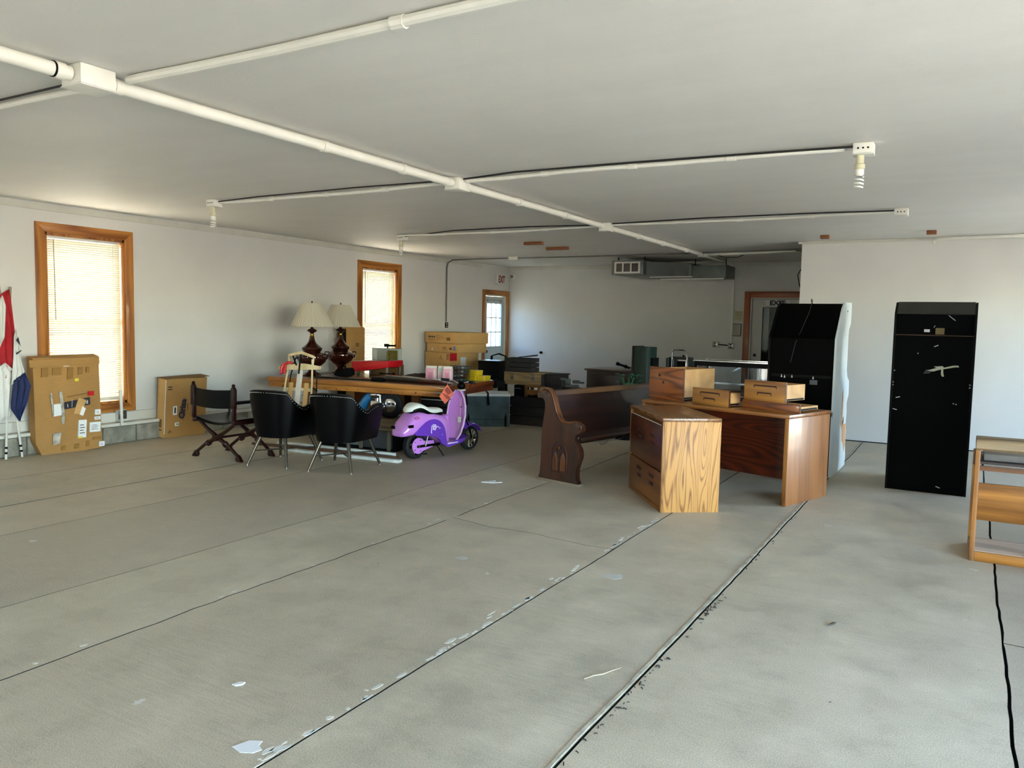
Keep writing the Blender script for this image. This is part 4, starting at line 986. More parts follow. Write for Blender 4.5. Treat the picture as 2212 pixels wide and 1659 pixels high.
# pink packages
m_pink = plain('pink_card', '#dba0b0', .5, var=.06); m_mint = plain('mint_card', '#a9bfb2', .5, var=.08); m_cream = plain('cream_card', '#d9d3c6', .6, var=.05)
def pack(x, y, w, h, d, body, label, rz=0, deco=True):
    t = thing('toy_package', label, 'package', on_table(x, y), 5.6 + rz, 'pink toy packages on the worktable')
    BX('carton_body', body, t, 0, w, 0, d, 0, h, .002)
    BX('front_label', m_cream, t, w * .74, w * .88, -.002, .0, h * .02, h * .95)
    BX('window_panel', m_pink if body is not m_pink else plain('deep_pink_card', '#cf8496', .5), t, w * .25, w * .62, -.0025, 0, h * .1, h * .72)
    BX('top_flap', m_cream, t, .005, w - .005, .01, .016, h - .002, h + .03)
    return t
pack(1.93, .62, .15, .155, .16, m_pink, 'tall pink toy package, leftmost in the pink row', 8)
pack(2.10, .62, .08, .16, .18, m_mint, 'narrow mint green package between the pink ones', 5)
pack(2.20, .57, .12, .16, .05, m_pink, 'pink package with scalloped white border and heart panel', 20)
t = thing('jewellery_card', 'white scalloped card standing in front of the pink packages', 'card', on_table(2.15, .47), 25)
M().prism([(0, 0), (.12, 0), (.12, .03), (.11, .045), (.10, .03), (.085, .045), (.07, .03), (.055, .045), (.04, .03), (.02, .045), (0, .03)], 'y', 0, .008).obj('card_face', m_paper, t)
BX('dark_print', m_ink, t, .04, .05, -.001, 0, .0, .02); BX('dark_print', m_ink, t, .07, .08, -.001, 0, .0, .02)
# clear organiser boxes in a stack
m_bead = [plain('beads_%d' % i, c, .5, var=.5, scale=40) for i, c in enumerate(('#5a3037', '#4b5560', '#6c6470', '#3c5a50'))]
for i in range(4):
    t = thing('bead_organiser', ['clear bead organiser case, bottom of the stack of four', 'clear bead organiser case, second from the bottom of the stack', 'clear bead organiser case, third from the bottom of the stack', 'clear bead organiser case, topmost of the stack of four'][i], 'case', on_table(2.19 + .005 * i, .72 + .01 * (i % 2), TT + .049 * i), 5.6 + 2 * (i % 2), 'clear bead organisers')
    BX('case_shell', m_clear, t, 0, .20, 0, .20, 0, .046, .004)
    BX('case_lid', m_clear, t, -.002, .202, -.002, .202, .040, .048, .002)
    for a in range(4):
        BX('bead_row', m_bead[(i + a) % 4], t, .008 + a * .047, .046 + a * .047, .01, .19, .004, .034, .003)
# yellow boxes
m_yel = plain('yellow_card', '#dcbb12', .45, var=.05); m_yelw = plain('yellow_card_worn', '#c39a14', .5, var=.12)
spots = [(0, 0, 0, 'bottom left'), (.115, .0, 0, 'bottom middle'), (.23, .01, 0, 'bottom right'), (0, .005, 1, 'second layer left'), (.115, .005, 1, 'second layer middle'), (.23, .012, 1, 'second layer right'), (.01, .01, 2, 'third layer left'), (.12, .01, 2, 'third layer middle'), (.03, .012, 3, 'top')]
for i, (x, y, l, nm) in enumerate(spots):
    t = thing('yellow_box', 'small yellow cardboard box, %s of the yellow pile' % nm, 'box', on_table(2.20 + x, 1.02 + y, TT + .031 * l), 5.6, 'yellow boxes on the worktable')
    w_ = .108 if i < 8 else .2
    BX('carton_body', m_yel if i % 3 else m_yelw, t, 0, w_, 0, .16, 0, .030, .002)
    BX('end_label', m_yelw if i % 3 else m_yel, t, .02, w_ - .02, -.001, 0, .006, .023)

# ------------------------------------------------------------------ under and behind the worktable
t = thing('cardboard_box', 'brown cardboard box standing under the worktable', 'box', (-6.95, 7.95, 0), 8, 'cardboard boxes')
BX('carton_body', cardboard('cardboard_red', '#6f3f1e'), t, 0, .75, 0, .4, 0, .52, .004)
BX('tape', m_tape, t, .33, .39, -.001, .401, .1, .521)
# mini bike
m_blue = plain('blue_enamel', '#1c6a9a', .25, coat=.5); m_rub = plain('tyre_rubber', '#0b0b0b', .75, bump=.3)
t = thing('mini_bike', 'small blue and chrome motor bike under the worktable', 'bike', (-6.02, 7.62, 0), 20)
M().lathe([(.06, -.03), (.13, -.035), (.155, -.02), (.16, 0), (.155, .02), (.13, .035), (.06, .03), (.06, -.03)], 32).all(T3(.08, 0, .44) @ RM(90, 'X') @ RM(0, 'Z')).obj('wheel', m_rub, t)
M().lathe([(0, -.036), (.075, -.036), (.085, -.03), (.085, .03), (.075, .036), (0, .036)], 24).all(T3(.08, 0, .44) @ RM(90, 'X')).obj('rim', m_chrome, t)
M().ball((-.08, -.05, .56), .07, 2, (1.2, .8, .8)).box(-.14, -.02, -.10, .0, .34, .50, .03).cyl((-.05, -.08, .28), (-.06, -.06, .52), .025).cyl((-.0, -.1, .30), (-.02, -.08, .56), .016).ball((-.06, -.06, .40), .06, 2).obj('engine', m_chrome, t)
M().tube([(-.34, 0, .30), (-.26, 0, .42), (-.2, 0, .52), (-.14, 0, .58)], [.05, .06, .05, .03], 12).obj('fuel_tank', m_blue, t)
M().tube([(.08, .05, .44), (-.1, .05, .42), (-.3, .03, .30), (-.32, .0, .30)], .014, 8).tube([(-.1, 0, .58), (-.1, -.12, .60), (-.1, .12, .60)], .01, 8).obj('frame_tube', m_black, t)
# grey plank platform crate that carries the mini bike
t = thing('plank_crate', 'low grey plank-topped crate with metal front, in front of the table legs', 'crate', (-5.92, 6.62, 0), 4)
for k in range(5): BX('plank', wood('weathered_plank', '#8a7b60', '#5a4f3c', 'x', 8, .1, r=.8, coat=0) if k == 0 else bpy.data.materials['weathered_plank'], t, -.42, .62, .02 + k * .20, .21 + k * .20, .245, .268, .003)
BX('crate_side', m_blackmatte, t, .58, .61,   .03, 1.0, .03, .244)
BX('crate_side', m_blackmatte, t, -.41, -.38, .03, 1.0, .03, .244)
BX('crate_front', plain('grey_green_metal', '#68706a', .45, .4, var=.15, scale=6), t, -.38, .22, .0, .03, .06, .244, .002)
BX('crate_front', plain('dark_grey_board', '#24262a', .7), t, .22, .61, .0, .03, .05, .244, .002)
for x in (-.37, .21, .58): BX('corner_post', plain('post_olive', '#4c4a38', .7), t, x - .015, x + .03, -.008, .0, .03, .244)
for x in (-.3, -.1, .1): M().cyl((x, -.003, .15), (x, .002, .15), .006, seg=8).obj('bolt', m_black, t)
BX('crate_bottom', m_blackmatte, t, -.38, .58, .03, 1.0, 0, .05)
bpy.data.objects['mini_bike'].location = (-5.98, 7.36, -.01)
# boards on the floor
m_board = plain('chipped_white_board', '#c3c6c0', .6, var=.15, scale=8, bump=.3); m_boardb = wood('brown_board', '#5c3a1f', '#3a2210', 'x', 8, .1, r=.7, coat=0)
for (x0_, y0_, x1_, y1_, w, h, mt, lb) in ((-6.35, 6.12, -4.90, 6.27, .075, .03, m_board, 'white painted board on the floor nearest the chairs'), (-6.5, 6.27, -5.02, 6.39, .05, .035, m_boardb, 'brown wood strip on the floor behind the white board'), (-6.7, 6.36, -5.15, 6.50, .06, .045, m_board, 'white painted board on the floor touching the plank crate'), (-6.95, 6.22, -6.40, 6.30, .05, .025, m_boardb, 'short dark strip on the floor by the sled')):
    v = Vector((x1_ - x0_, y1_ - y0_)); o = M().box(0, v.length, 0, w, 0, h, .004).obj('board', mt); place(o, (x0_, y0_, 0), math.degrees(math.atan2(v.y, v.x))); tag(o, lb, 'board', 'loose boards on the floor')
# dark crates under the right half of the table
t = thing('storage_crate', 'black slatted storage crate under the right half of the worktable', 'crate', (-6.0, 7.96, 0), 6)
M().box(0, .56, .02, .35, 0, .50).obj('crate_body', m_blackmatte, t)
for k in range(4): BX('slat', plain('dark_crate_slat', '#1c1712', .8) if k == 0 else bpy.data.materials['dark_crate_slat'], t, -.01, .57, 0, .02, .02 + k * .12, .12 + k * .12, .002)
BX('rim_strip', m_white, t, .05, .50, -.004, .0, .455, .465)
o = BX('white_box', m_white, None, -.1, .1, -.08, .08, 0, .24, .006); place(o, (-6.30, 7.92, 0), 6); tag(o, 'small plain white box under the table by the right leg', 'box')
# cardboard by window 2, behind the table
t = thing('cardboard_box', 'flat tan cardboard box standing in front of the second window', 'box', (-7.98, 8.92, 0), 92, 'cardboard boxes')
M().box(0, .46, -.0, .14, 0, 1.30, .004).obj('carton_body', m_card, t)
BX('hand_hole', m_cardd, t, .24, .32, -.002, 0, 1.02, 1.08)
BX('dark_edge', m_black, t, -.004, .02, -.001, .141, .3, 1.29)
M().prism([(.0, 1.30), (.46, 1.30), (.40, 1.33), (.06, 1.325)], 'y', .0, .006).obj('top_flap', m_card, t)
o = BX('step_box', m_cardd, None, -.21, .21, -.07, .07, 0, .14, .003); place(o, on_table(1.01, 1.19), 5.6); tag(o, 'low brown cardboard box on the table under the red machine', 'box')

# ------------------------------------------------------------------ sled
m_slw = wood('sled_ash', '#d9c9a0', '#b39a68', 'z', 9, .1, r=.5, contrast=(.1, .9), coat=0)
m_slt = wood('sled_tan', '#cda66c', '#a57c42', 'z', 9, .1, r=.5, contrast=(.1, .9), coat=0)
t = thing('sled', 'wooden runner sled with a red ribbon leaning against the worktable', 'sled', (-6.72, 6.62, 0), 16, rx=-12)
M().box(-.035, .035, 0, .012, .12, .86, .004).obj('centre_slat', plain('sled_white', '#cfc9bd', .5), t)
for s in (-1, 1):
    M().box(s * .10 - .028, s * .10 + .028, 0, .012, .12, .70, .004).obj('slat', m_slt, t)
    M().tube([(s * .20, .0, .10), (s * .17, .0, .7), (s * .145, 0, .98)], .011, 8).obj('side_rail', m_slw, t)
    M().tube([(s * .17, .07, .08), (s * .19, .10, .10), (s * .19, .11, .5), (s * .17, .10, .8), (s * .12, .06, .93), (s * .075, .01, 1.00)], .007, 8).obj('runner', m_black, t)
    for z in (.22, .62): M().tube([(s * .19, .11, z), (s * .16, .05, z + .03), (s * .10, .01, z)], .008, 6).obj('runner_strut', m_black, t)
    M().tube([(s * .13, .02, .1), (s * .13, -.02, .06), (s * .11, -.03, .09)], .004, 6).obj('hook', m_steel, t)
for z in (.22, .62): BX('cross_bar', m_slw, t, -.17, .17, .012, .03, z - .02, z + .02, .003)
M().prism([(-.27, .84), (.27, .86), (.275, .90), (.06, .925), (-.06, .92), (-.275, .885)], 'y', -.016, -.001, .003).obj('steering_bar', m_slw, t)
M().prism([(-.17, 1.03), (.0, 1.075), (.17, 1.02), (.165, .99), (0, 1.042), (-.165, 1.0)], 'y', -.012, .004, .003).obj('front_bumper', m_slw, t)
for s in (-1, 1): M().tube([(s * .16, 0, 1.01), (s * .158, 0, .87)], .010, 7).obj('bumper_stay', m_slw, t)
for s in (-1, 0): M().tube([(s * .10 + .0, -.02, 1.03 + s * .02), (s * .04, -.022, .80 if s == 0 else .90)], .009, 6).obj('steering_strap', m_blackmatte, t)
rb = M().tube([(-.19, -.03, .90), (-.15, -.035, .93), (-.12, -.03, .93), (-.09, -.025, .92)], .016, 8).tube([(-.19, -.035, .92), (-.22, -.04, .86), (-.21, -.04, .79), (-.18, -.04, .80), (-.18, -.035, .87), (-.19, -.035, .91)], .020, 8).obj('ribbon', m_red, t)

# ------------------------------------------------------------------ scooter
m_lil = plain('lilac_plastic', '#c582d8', .2, var=.03, coat=.6); m_pur = plain('purple_plastic', '#6a3bb4', .2, var=.05, coat=.6)
m_seat = plain('white_vinyl', '#dfe3db', .35, var=.03); m_orange = plain('orange_tag', '#d9521a', .5, var=.2, scale=12)
sc_ = thing('electric_scooter', 'small lilac and purple ride-on electric scooter with white seat', 'scooter', (-4.95, 6.60, 0), 79)
RW = .138; WB = .82
def wheel(x, name, wide):
    w = M().lathe([(.10, -wide), (.12, -wide), (.134, -wide * .7), (.138, 0), (.134, wide * .7), (.12, wide), (.10, wide), (.10, -wide)], 40).all(T3(x, 0, RW) @ RM(90, 'X')).obj(name, m_rub, sc_)
    M().lathe([(.098, -wide * .8), (.104, -wide * .9), (.106, 0), (.104, wide * .9), (.098, wide * .8), (.094, 0), (.098, -wide * .8)], 40).all(T3(x, 0, RW) @ RM(90, 'X')).obj('rim', m_chrome if x > .1 else m_black, w)
    sp = M()
    for k in range(12):
        a = 2 * math.pi * k / 12; sp.cyl((x + .02 * math.cos(a), 0, RW + .02 * math.sin(a)), (x + .098 * math.cos(a), 0, RW + .098 * math.sin(a)), .0028, seg=5)
    sp.cyl((x, -.035, RW), (x, .035, RW), .02, seg=14).cyl((x, -.055, RW), (x, .055, RW), .008, seg=10); sp.obj('spokes', m_steel, w)
    if x < .1:
        tr = M()
        for k in range(30):
            a = 2 * math.pi * k / 30
            for s in (-1, 1):
                tr.box(-.006, .006, -.012, .012, -.003, .005); tr.xf(T3(x + .136 * math.cos(a), s * .014, RW + .136 * math.sin(a)) @ Matrix.Rotation(-(a - math.pi / 2), 4, 'Y') @ RM(20 * s, 'Z'))
        tr.obj('tread', m_rub, w)
wheel(0, 'rear_wheel', .036); wheel(WB, 'front_wheel', .026)
def body_sec(x, zb, zt, w, sq=.55, n=20, cy=0, flat=.0):
    cz, hz = (zb + zt) / 2, (zt - zb) / 2; out = []
    for k in range(n):
        a = 2 * math.pi * k / n; c, s = math.cos(a), math.sin(a)
        out.append((x, cy + w * math.copysign(abs(c) ** sq, c), cz + hz * math.copysign(abs(s) ** sq, s)))
    return out
# rear body shell: lilac, with a purple lower side panel
secs = [body_sec(-.245, .255, .285, .05), body_sec(-.23, .25, .32, .095), body_sec(-.17, .25, .40, .12), (body_sec(-.08, .255, .485, .13)), body_sec(0, .25, .50, .135), body_sec(.12, .24, .49, .135), body_sec(.24, .19, .465, .13), body_sec(.32, .13, .445, .125), body_sec(.37, .10, .43, .115), body_sec(.395, .11, .40, .10)]
M().loft(secs).obj('rear_body', m_lil, sc_, ang=45)
for s in (-1, 1):
    # purple side panel hugging the shell
    out = [(-.13, .262), (-.06, .33), (.03, .395), (.13, .42), (.22, .40), (.29, .34), (.325, .25), (.345, .17), (.37, .125), (.30, .125), (.24, .19), (.16, .235), (.02, .25)]
    n0 = smooth(out, 2); m = M()
    def yy(x, z, o=0):
        return s * (.1375 - .02 * max(0, abs(z - .33) - .09) * 4 + (-.16 * max(0, x - .30)) + (-.10 * max(0, -.05 - x)) + o)
    A = [m.bm.verts.new((x, yy(x, z, .004), z)) for x, z in n0]; B = [m.bm.verts.new((x, yy(x, z, -.03), z)) for x, z in n0]
    c = m.bm.verts.new((.14, yy(.14, .30, .010), .30))
    for i in range(len(A)):
        j = (i + 1) % len(A); m.bm.faces.new([A[i], A[j], c]); m.bm.faces.new([A[i], B[i], B[j], A[j]])
    sp_ = m.obj('side_panel', m_pur, sc_, ang=60)
    # pale floral swirl decal
    dm = M(); dy = s * .1495
    for k in range(5):
        a = k * 1.257; dm.cyl((.145 + .02 * math.cos(a), dy - .001, .325 + .018 * math.sin(a)), (.145 + .02 * math.cos(a), dy + .001, .325 + .018 * math.sin(a)), .012, seg=10)
    dm.tube([(.10, dy, .31), (.105, dy, .345), (.13, dy, .36), (.17, dy, .352)], .004, 5)
    dm.tube([(.17, dy, .335), (.20, dy - s * .004, .335), (.225, dy - s * .008, .31), (.245, dy - s * .010, .318)], .005, 5)
    dm.tube([(.105, dy, .31), (.10, dy, .285), (.105, dy, .27)], .005, 5)
    dm.tube([(.255, dy - s * .013, .275), (.27, dy - s * .013, .27), (.268, dy - s * .013, .235), (.285, dy - s * .017, .23), (.30, dy - s * .018, .235)], .003, 5)
    dm.tube([(.275, dy - s * .014, .285), (.295, dy - s * .016, .285), (.298, dy - s * .017, .268), (.28, dy - s * .015, .262)], .003, 5)
    dm.obj('flower_decal', plain('decal_pink', '#d9c3e6', .4) if s == -1 else bpy.data.materials['decal_pink'], sp_)
M().prism([(.30, .135), (.38, .09), (.60, .12), (.68, .19), (.64, .165), (.40, .14)], 'y', -.12, .12, .008).obj('floor_board', m_pur, sc_)
M().box(.37, .60, -.10, .10, .138, .152, .004).all(Matrix.Identity(4)).obj('foot_mat', plain('mauve_mat', '#8c5f86', .6), sc_)
M().prism([(.36, .16), (.41, .15), (.40, .44), (.355, .43)], 'y', -.10, .10, .01).obj('seat_riser', m_lil, sc_)
# leg shield
def shield(z, x, w): return x, w, z
SS = [(.145, .575, .085), (.22, .605, .12), (.32, .635, .135), (.42, .655, .14), (.52, .665, .13), (.60, .675, .10), (.655, .68, .06), (.68, .68, .035)]
secs = []
for z, x, w in SS:
    sec = []
    for k in range(9):
        f = -1 + k / 4; sec.append((x - .045 * abs(f) ** 2 + .0, w * f, z))
    for k in range(9):
        f = 1 - k / 4; sec.append((x + .045 - .075 * abs(f) ** 2, w * f * .97, z))
    secs.append(sec)
lg = M().loft(secs).obj('leg_shield', m_lil, sc_, ang=50)
M().tube([(x - .046 + .004, -w, z) for z, x, w in SS], .010, 8).tube([(x - .046 + .004, w, z) for z, x, w in SS], .010, 8).obj('shield_edge', plain('lilac_pale', '#dcb6e2', .2, coat=.5), lg)
M().box(-.002, .0, -.045, .01, 0, .06).all(T3(.625, -.02, .33) @ RM(5, 'Y')).obj('warning_label', m_paper, lg)
M().tube([(.61, -.035, .24), (.645, -.035, .42), (.66, -.03, .60)], .004, 6).obj('shield_ridge', bpy.data.materials['lilac_pale'], lg)
for z in (.27, .50): M().ball((.652 if z > .4 else .62, -.035, z), .008, 1).obj('shield_screw', m_black, lg)
# front fender and fork
fd = []
for k in range(11):
    a = R(25 + k * 11); r1, r2 = .155, .163
    cx, cz = WB + .005, RW
    ww = .05 + .012 * math.sin(math.pi * k / 10)
    fd.append([(cx + r1 * math.cos(a), -ww, cz + r1 * math.sin(a)), (cx + r2 * math.cos(a), -ww, cz + r2 * math.sin(a)), (cx + (r2 + .012) * math.cos(a), 0, cz + (r2 + .012) * math.sin(a)), (cx + r2 * math.cos(a), ww, cz + r2 * math.sin(a)), (cx + r1 * math.cos(a), ww, cz + r1 * math.sin(a)), (cx + (r1 + .01) * math.cos(a), 0, cz + (r1 + .01) * math.sin(a))])
M().loft(fd).obj('front_fender', m_pur, sc_)
M().cyl((.66, 0, .31), (WB - .035, 0, .31), .03, seg=14).obj('head_nose', m_pur, sc_)
for s in (-1, 1): M().tube([(WB, s * .042, RW), (WB - .045, s * .045, .26), (.72, s * .03, .38)], .010, 8).obj('fork', m_black, sc_)
M().cyl((.72, 0, .38), (.69, 0, .76), .014).obj('steering_column', m_black, sc_)
BX('column_cap', m_white, sc_, .655, .72, -.035, .035, .675, .69, .004)
hb = M().tube([(0.690, 0, .70), (0.685, -.02, .745), (0.675, -.10, .775), (0.640, -.20, .785)], .010, 8).tube([(0.690, 0, .70), (0.685, .02, .745), (0.675, .10, .775), (0.640, .20, .785)], .010, 8).obj('handlebar', m_chrome, sc_)
for s in (-1, 1):
    M().cyl((0.655, s * .16, .782), (0.625, s * .25, .787), .017, seg=12).obj('grip', m_rub, hb)
    M().tube([(0.670, s * .12, .78), (0.700, s * .13, .765), (0.690, s * .22, .765)], .005, 6).obj('brake_lever', m_black, hb)
M().ball((0.685, 0, .73), .045, 2, (1, 1.1, 1)).obj('headstock_cover', m_black, sc_)
M().tube([(0.690, -.10, .77), (0.760, -.08, .76), (0.770, -.03, .68), (0.720, -.02, .60)], .003, 6).tube([(0.690, .10, .77), (0.770, .06, .78), (0.780, .0, .66), (0.720, 0, .58)], .003, 6).obj('brake_cable', m_wire, sc_)
# seat
ss = []
for k in range(15):
    u = k / 14; x = -.12 + .50 * u
    zc = .50 + .055 * math.exp(-((u - .22) / .2) ** 2) - .035 * u + .012 * math.exp(-((u - .85) / .12) ** 2)
    w = .02 + .098 * (math.sin(math.pi * min(1, max(0, u * 1.0 + .02))) ** .45) * (1 - .18 * math.exp(-((u - .62) / .15) ** 2)); th = .016 + .036 * math.sin(math.pi * min(.98, max(.02, u))) ** .5
    ss.append(body_sec(x, zc - th, zc + th * .9, w, .7, 18))
st = M().loft(ss).obj('seat', m_seat, sc_, ang=60)
M().loft([[(p[0], p[1] * 1.02, p[2] - .018) for p in s_] for s_ in ss[1:-1]]).obj('seat_pan', m_black, st, ang=60)
M().box(-.232, -.226, .045, .10, .325, .355).all(Matrix.Identity(4)).obj('rear_reflector', m_black, sc_)
BX('side_badge', m_black, sc_, -.19, -.125, -.128, -.118, .345, .375, .002)
M().tube([(-.08 + .028 * math.cos(k * .6), -.128, .44 + .012 * math.sin(k * .6)) for k in range(11)], .003, 5, closed=True).obj('ring_badge', m_red, sc_)
# drive cover disc on the right side, axle plate, shock, stand
dc = M(); poly = [(.085 * math.cos(R(a)), .085 * math.sin(R(a))) for a in range(30, 320, 12)] + [(.20, -.03), (.22, -.0), (.215, .04)]
dc.prism([(x + 0.005, z + RW) for x, z in poly], 'y', -.062, -.050, .003); dc.obj('chain_guard', m_lil, sc_)
for (x, z) in ((-.045, .04), (.03, .055), (-.045, -.04), (.03, -.055)): M().cyl((x, -.0635, RW + z), (x, -.061, RW + z), .006, seg=8).obj('guard_bolt', m_black, sc_)
BX('axle_plate', m_black, sc_, -.02, .30, -.075, -.064, RW - .02, RW + .006, .002)
M().cyl((.0, -.08, RW - .006), (.0, -.06, RW - .006), .012, seg=8).obj('axle_nut', m_chrome, sc_)
M().cyl((.09, -.072, RW - .01), (.135, -.072, .27), .009, seg=8).obj('shock_rod', m_steel, sc_)
M().tube([(.26, -.07, RW - .02), (.29, -.10, .05), (.31, -.12, .008)], .007, 6).tube([(.26, .07, RW - .02), (.23, .09, .05), (.20, .10, .008), (.26, .09, .008)], .007, 6).tube([(.26, -.07, RW - .02), (.26, .07, RW - .02)], .007, 6).obj('centre_stand', m_black, sc_)
M().prism([(.36, .125), (.52, .128), (.52, .14), (.37, .14)], 'y', -.1265, -.122).obj('name_strip', bpy.data.materials['decal_pink'], sc_)
# orange warning tag hanging from the handlebar
t = thing('hang_tag', 'orange printed tag hanging from the scooter handlebar', 'tag', (-4.91, 7.13, .745), 40)
M().prism([(0, 0), (-.085, -.13), (-.02, -.215), (.075, -.10)], 'y', -.001, .001).obj('tag_card', m_orange, t)
M().prism([(.0, -.02), (-.03, -.065), (.01, -.11), (.055, -.085)], 'y', -.002, -.001).obj('tag_print', plain('tag_print_red', '#8a220d', .6), t)
for k in range(4):
    M().prism([(-.055 + k * .012, -.10 - k * .018), (-.05 + k * .012, -.092 - k * .018), (.02 + k * .01, -.125 - k * .012), (.016 + k * .01, -.133 - k * .012)], 'y', -.002, -.001).obj('tag_line', bpy.data.materials['tag_print_red'], t)
M().tube([(.0, 0, -.01), (.01, .0, .02), (.03, .0, .035)], .0015, 5).obj('string', m_white, t)

# ------------------------------------------------------------------ trunk
m_trunk = plain('teal_grey_canvas', '#34474b', .6, var=.35, scale=5, bump=.25)
t = thing('trunk', 'worn teal grey trunk with white lid edge behind the scooter', 'trunk', (-5.41, 9.37, 0), 36)
BX('trunk_body', m_trunk, t, -.78, 0, 0, .48, .0, .415, .004)
BX('lid', plain('pale_lid', '#c9c9c2', .5, var=.06), t, -.79, .01, -.01, .49, .417, .452, .006)
for x in (-.60, -.30): 
    M().tube([(x, .30, .458), (x, .02, .465), (x, -.022, .45), (x + .01, -.02, .36), (x + .015, -.014, .30)], .012, 6).obj('strap', m_blackmatte, t)
for x in (-.56, -.05): M().prism([(x - .012, 0), (x + .012, 0), (x + .014, .12), (x, .19), (x - .014, .12)], 'y', -.006, 0).obj('corner_strap', m_blackmatte, t)
BX('seam', m_blackmatte, t, -.56, -.03, -.004, 0, .10, .104)
# ------------------------------------------------------------------ crates behind the trunk
m_oldw = wood('old_dark_wood', '#28201a', '#120e0b', 'x', 8, .1, r=.8, coat=0)
m_crate = wood('pale_crate_wood', '#9a7c50', '#6e5433', 'x', 9, .12, r=.6, coat=0, cathedral=True, contrast=(.1, .8))
def slat_crate(label, loc, rz, w, d, h, n, mt, group='old wooden crates behind the trunk'):
    t = thing('wooden_crate', label, 'crate', loc, rz, group)
    hh = h / n
    for k in range(n):
        BX('slat', mt, t, 0, w, 0, .018, k * hh + .004, (k + 1) * hh - .004, .002)
        BX('slat', mt, t, 0, w, d - .018, d, k * hh + .004, (k + 1) * hh - .004, .002)
        BX('slat', mt, t, 0, .018, .018, d - .018, k * hh + .004, (k + 1) * hh - .004, .002)
        BX('slat', mt, t, w - .018, w, .018, d - .018, k * hh + .004, (k + 1) * hh - .004, .002)
    BX('base_board', mt, t, .018, w - .018, .018, d - .018, 0, .02)
    return t
slat_crate('dark slatted crate on the floor at the bottom of the crate pile', (-5.55, 9.62, 0), 4, .66, .5, .40, 3, m_oldw)
t = thing('latched_box', 'pale wooden box with two metal latches on the crate pile', 'box', (-5.70, 9.70, .56), 5)
BX('box_body', m_crate, t, 0, .60, 0, .34, 0, .155, .003)
BX('lid_board', m_crate, t, -.003, .603, -.004, .344, .158, .175, .003)
for x in (.13, .45): M().box(x - .02, x + .02, -.012, -.002, .07, .12).box(x - .016, x + .016, -.014, -.003, .13, .17).obj('latch', m_steel, t)
BX('end_cleat', m_oldw, t, .58, .605, -.01, .35, -.0, .155)
t = thing('tool_box', 'dark wooden box projecting from behind the pale latched box', 'box', (-5.09, 9.80, .56), 6)
BX('box_body', m_oldw, t, 0, .24, 0, .3, 0, .15, .004); BX('lid_board', m_oldw, t, 0, .26, -.01, .31, .152, .17, .003)
o = BX('crate_stack', m_oldw, None, -.11, .12, -.12, .12, 0, .158, .003); place(o, (-4.97, 9.92, .402), 6); tag(o, 'dark block propping the tool box on the crate', 'block')
slat_crate('dark ribbed crate on top of the pale latched box', (-5.70, 9.72, .737), 4, .42, .26, .20, 3, m_oldw)
o = M().prism([(0, 0), (.22, .02), (.24, .045), (.02, .012)], 'y', 0, .2).obj('tilted_board', m_oldw); place(o, (-5.52, 9.76, .94), 6); tag(o, 'tilted loose board on top of the ribbed crate', 'board')
t = thing('footstool', 'small orange-brown wooden footstool carrying the latched box', 'stool', (-5.34, 9.66, .402), 5)
m_st = wood('stool_wood', '#84521f', '#52300f', 'z', 8, .1, r=.5)
for (x, y) in ((0, 0), (.20, 0), (0, .2), (.20, .2)): BX('leg', m_st, t, x, x + .04, y, y + .04, 0, .135)
BX('seat', m_st, t, -.005, .245, -.005, .245, .135, .156, .003); BX('rail', m_st, t, .04, .20, .01, .03, .03, .10)
t = thing('black_case', 'small black case under the latched box, left of the footstool', 'case', (-5.52, 9.68, .402), 5)
BX('case_body', m_blackmatte, t, 0, .15, 0, .2, 0, .155, .006); M().tube([(.02, -.004, .10), (.03, -.02, .11), (.10, -.02, .11), (.11, -.004, .10)], .006, 6).obj('case_handle', m_steel, t)
t = thing('tan_bag', 'pale tan canvas bag beside the pew end', 'bag', (-5.02, 9.66, .402), 5)
M().loft([body_sec(x, 0, h, .05, .7) for x, h in ((-.085, .10), (-.06, .14), (0, .155), (.06, .15), (.085, .09))]).obj('bag_body', plain('tan_canvas', '#a08c72', .9, bump=.3), t)
M().tube([(-.04, -.05, .11), (-.03, -.065, .08), (0.0, -.06, .075), (.02, -.05, .10)], .005, 6).obj('bag_handle', m_cardd, t)
t = thing('bucket', 'low galvanised bucket beyond the table corner', 'bucket', (-6.62, 10.7, 0), 0)
M().lathe([(0, 0), (.17, 0), (.2, .5), (.19, .5), (.16, .02), (0, .02)], 28).obj('bucket_body', plain('dull_zinc', '#8b8a7c', .5, .3), t)
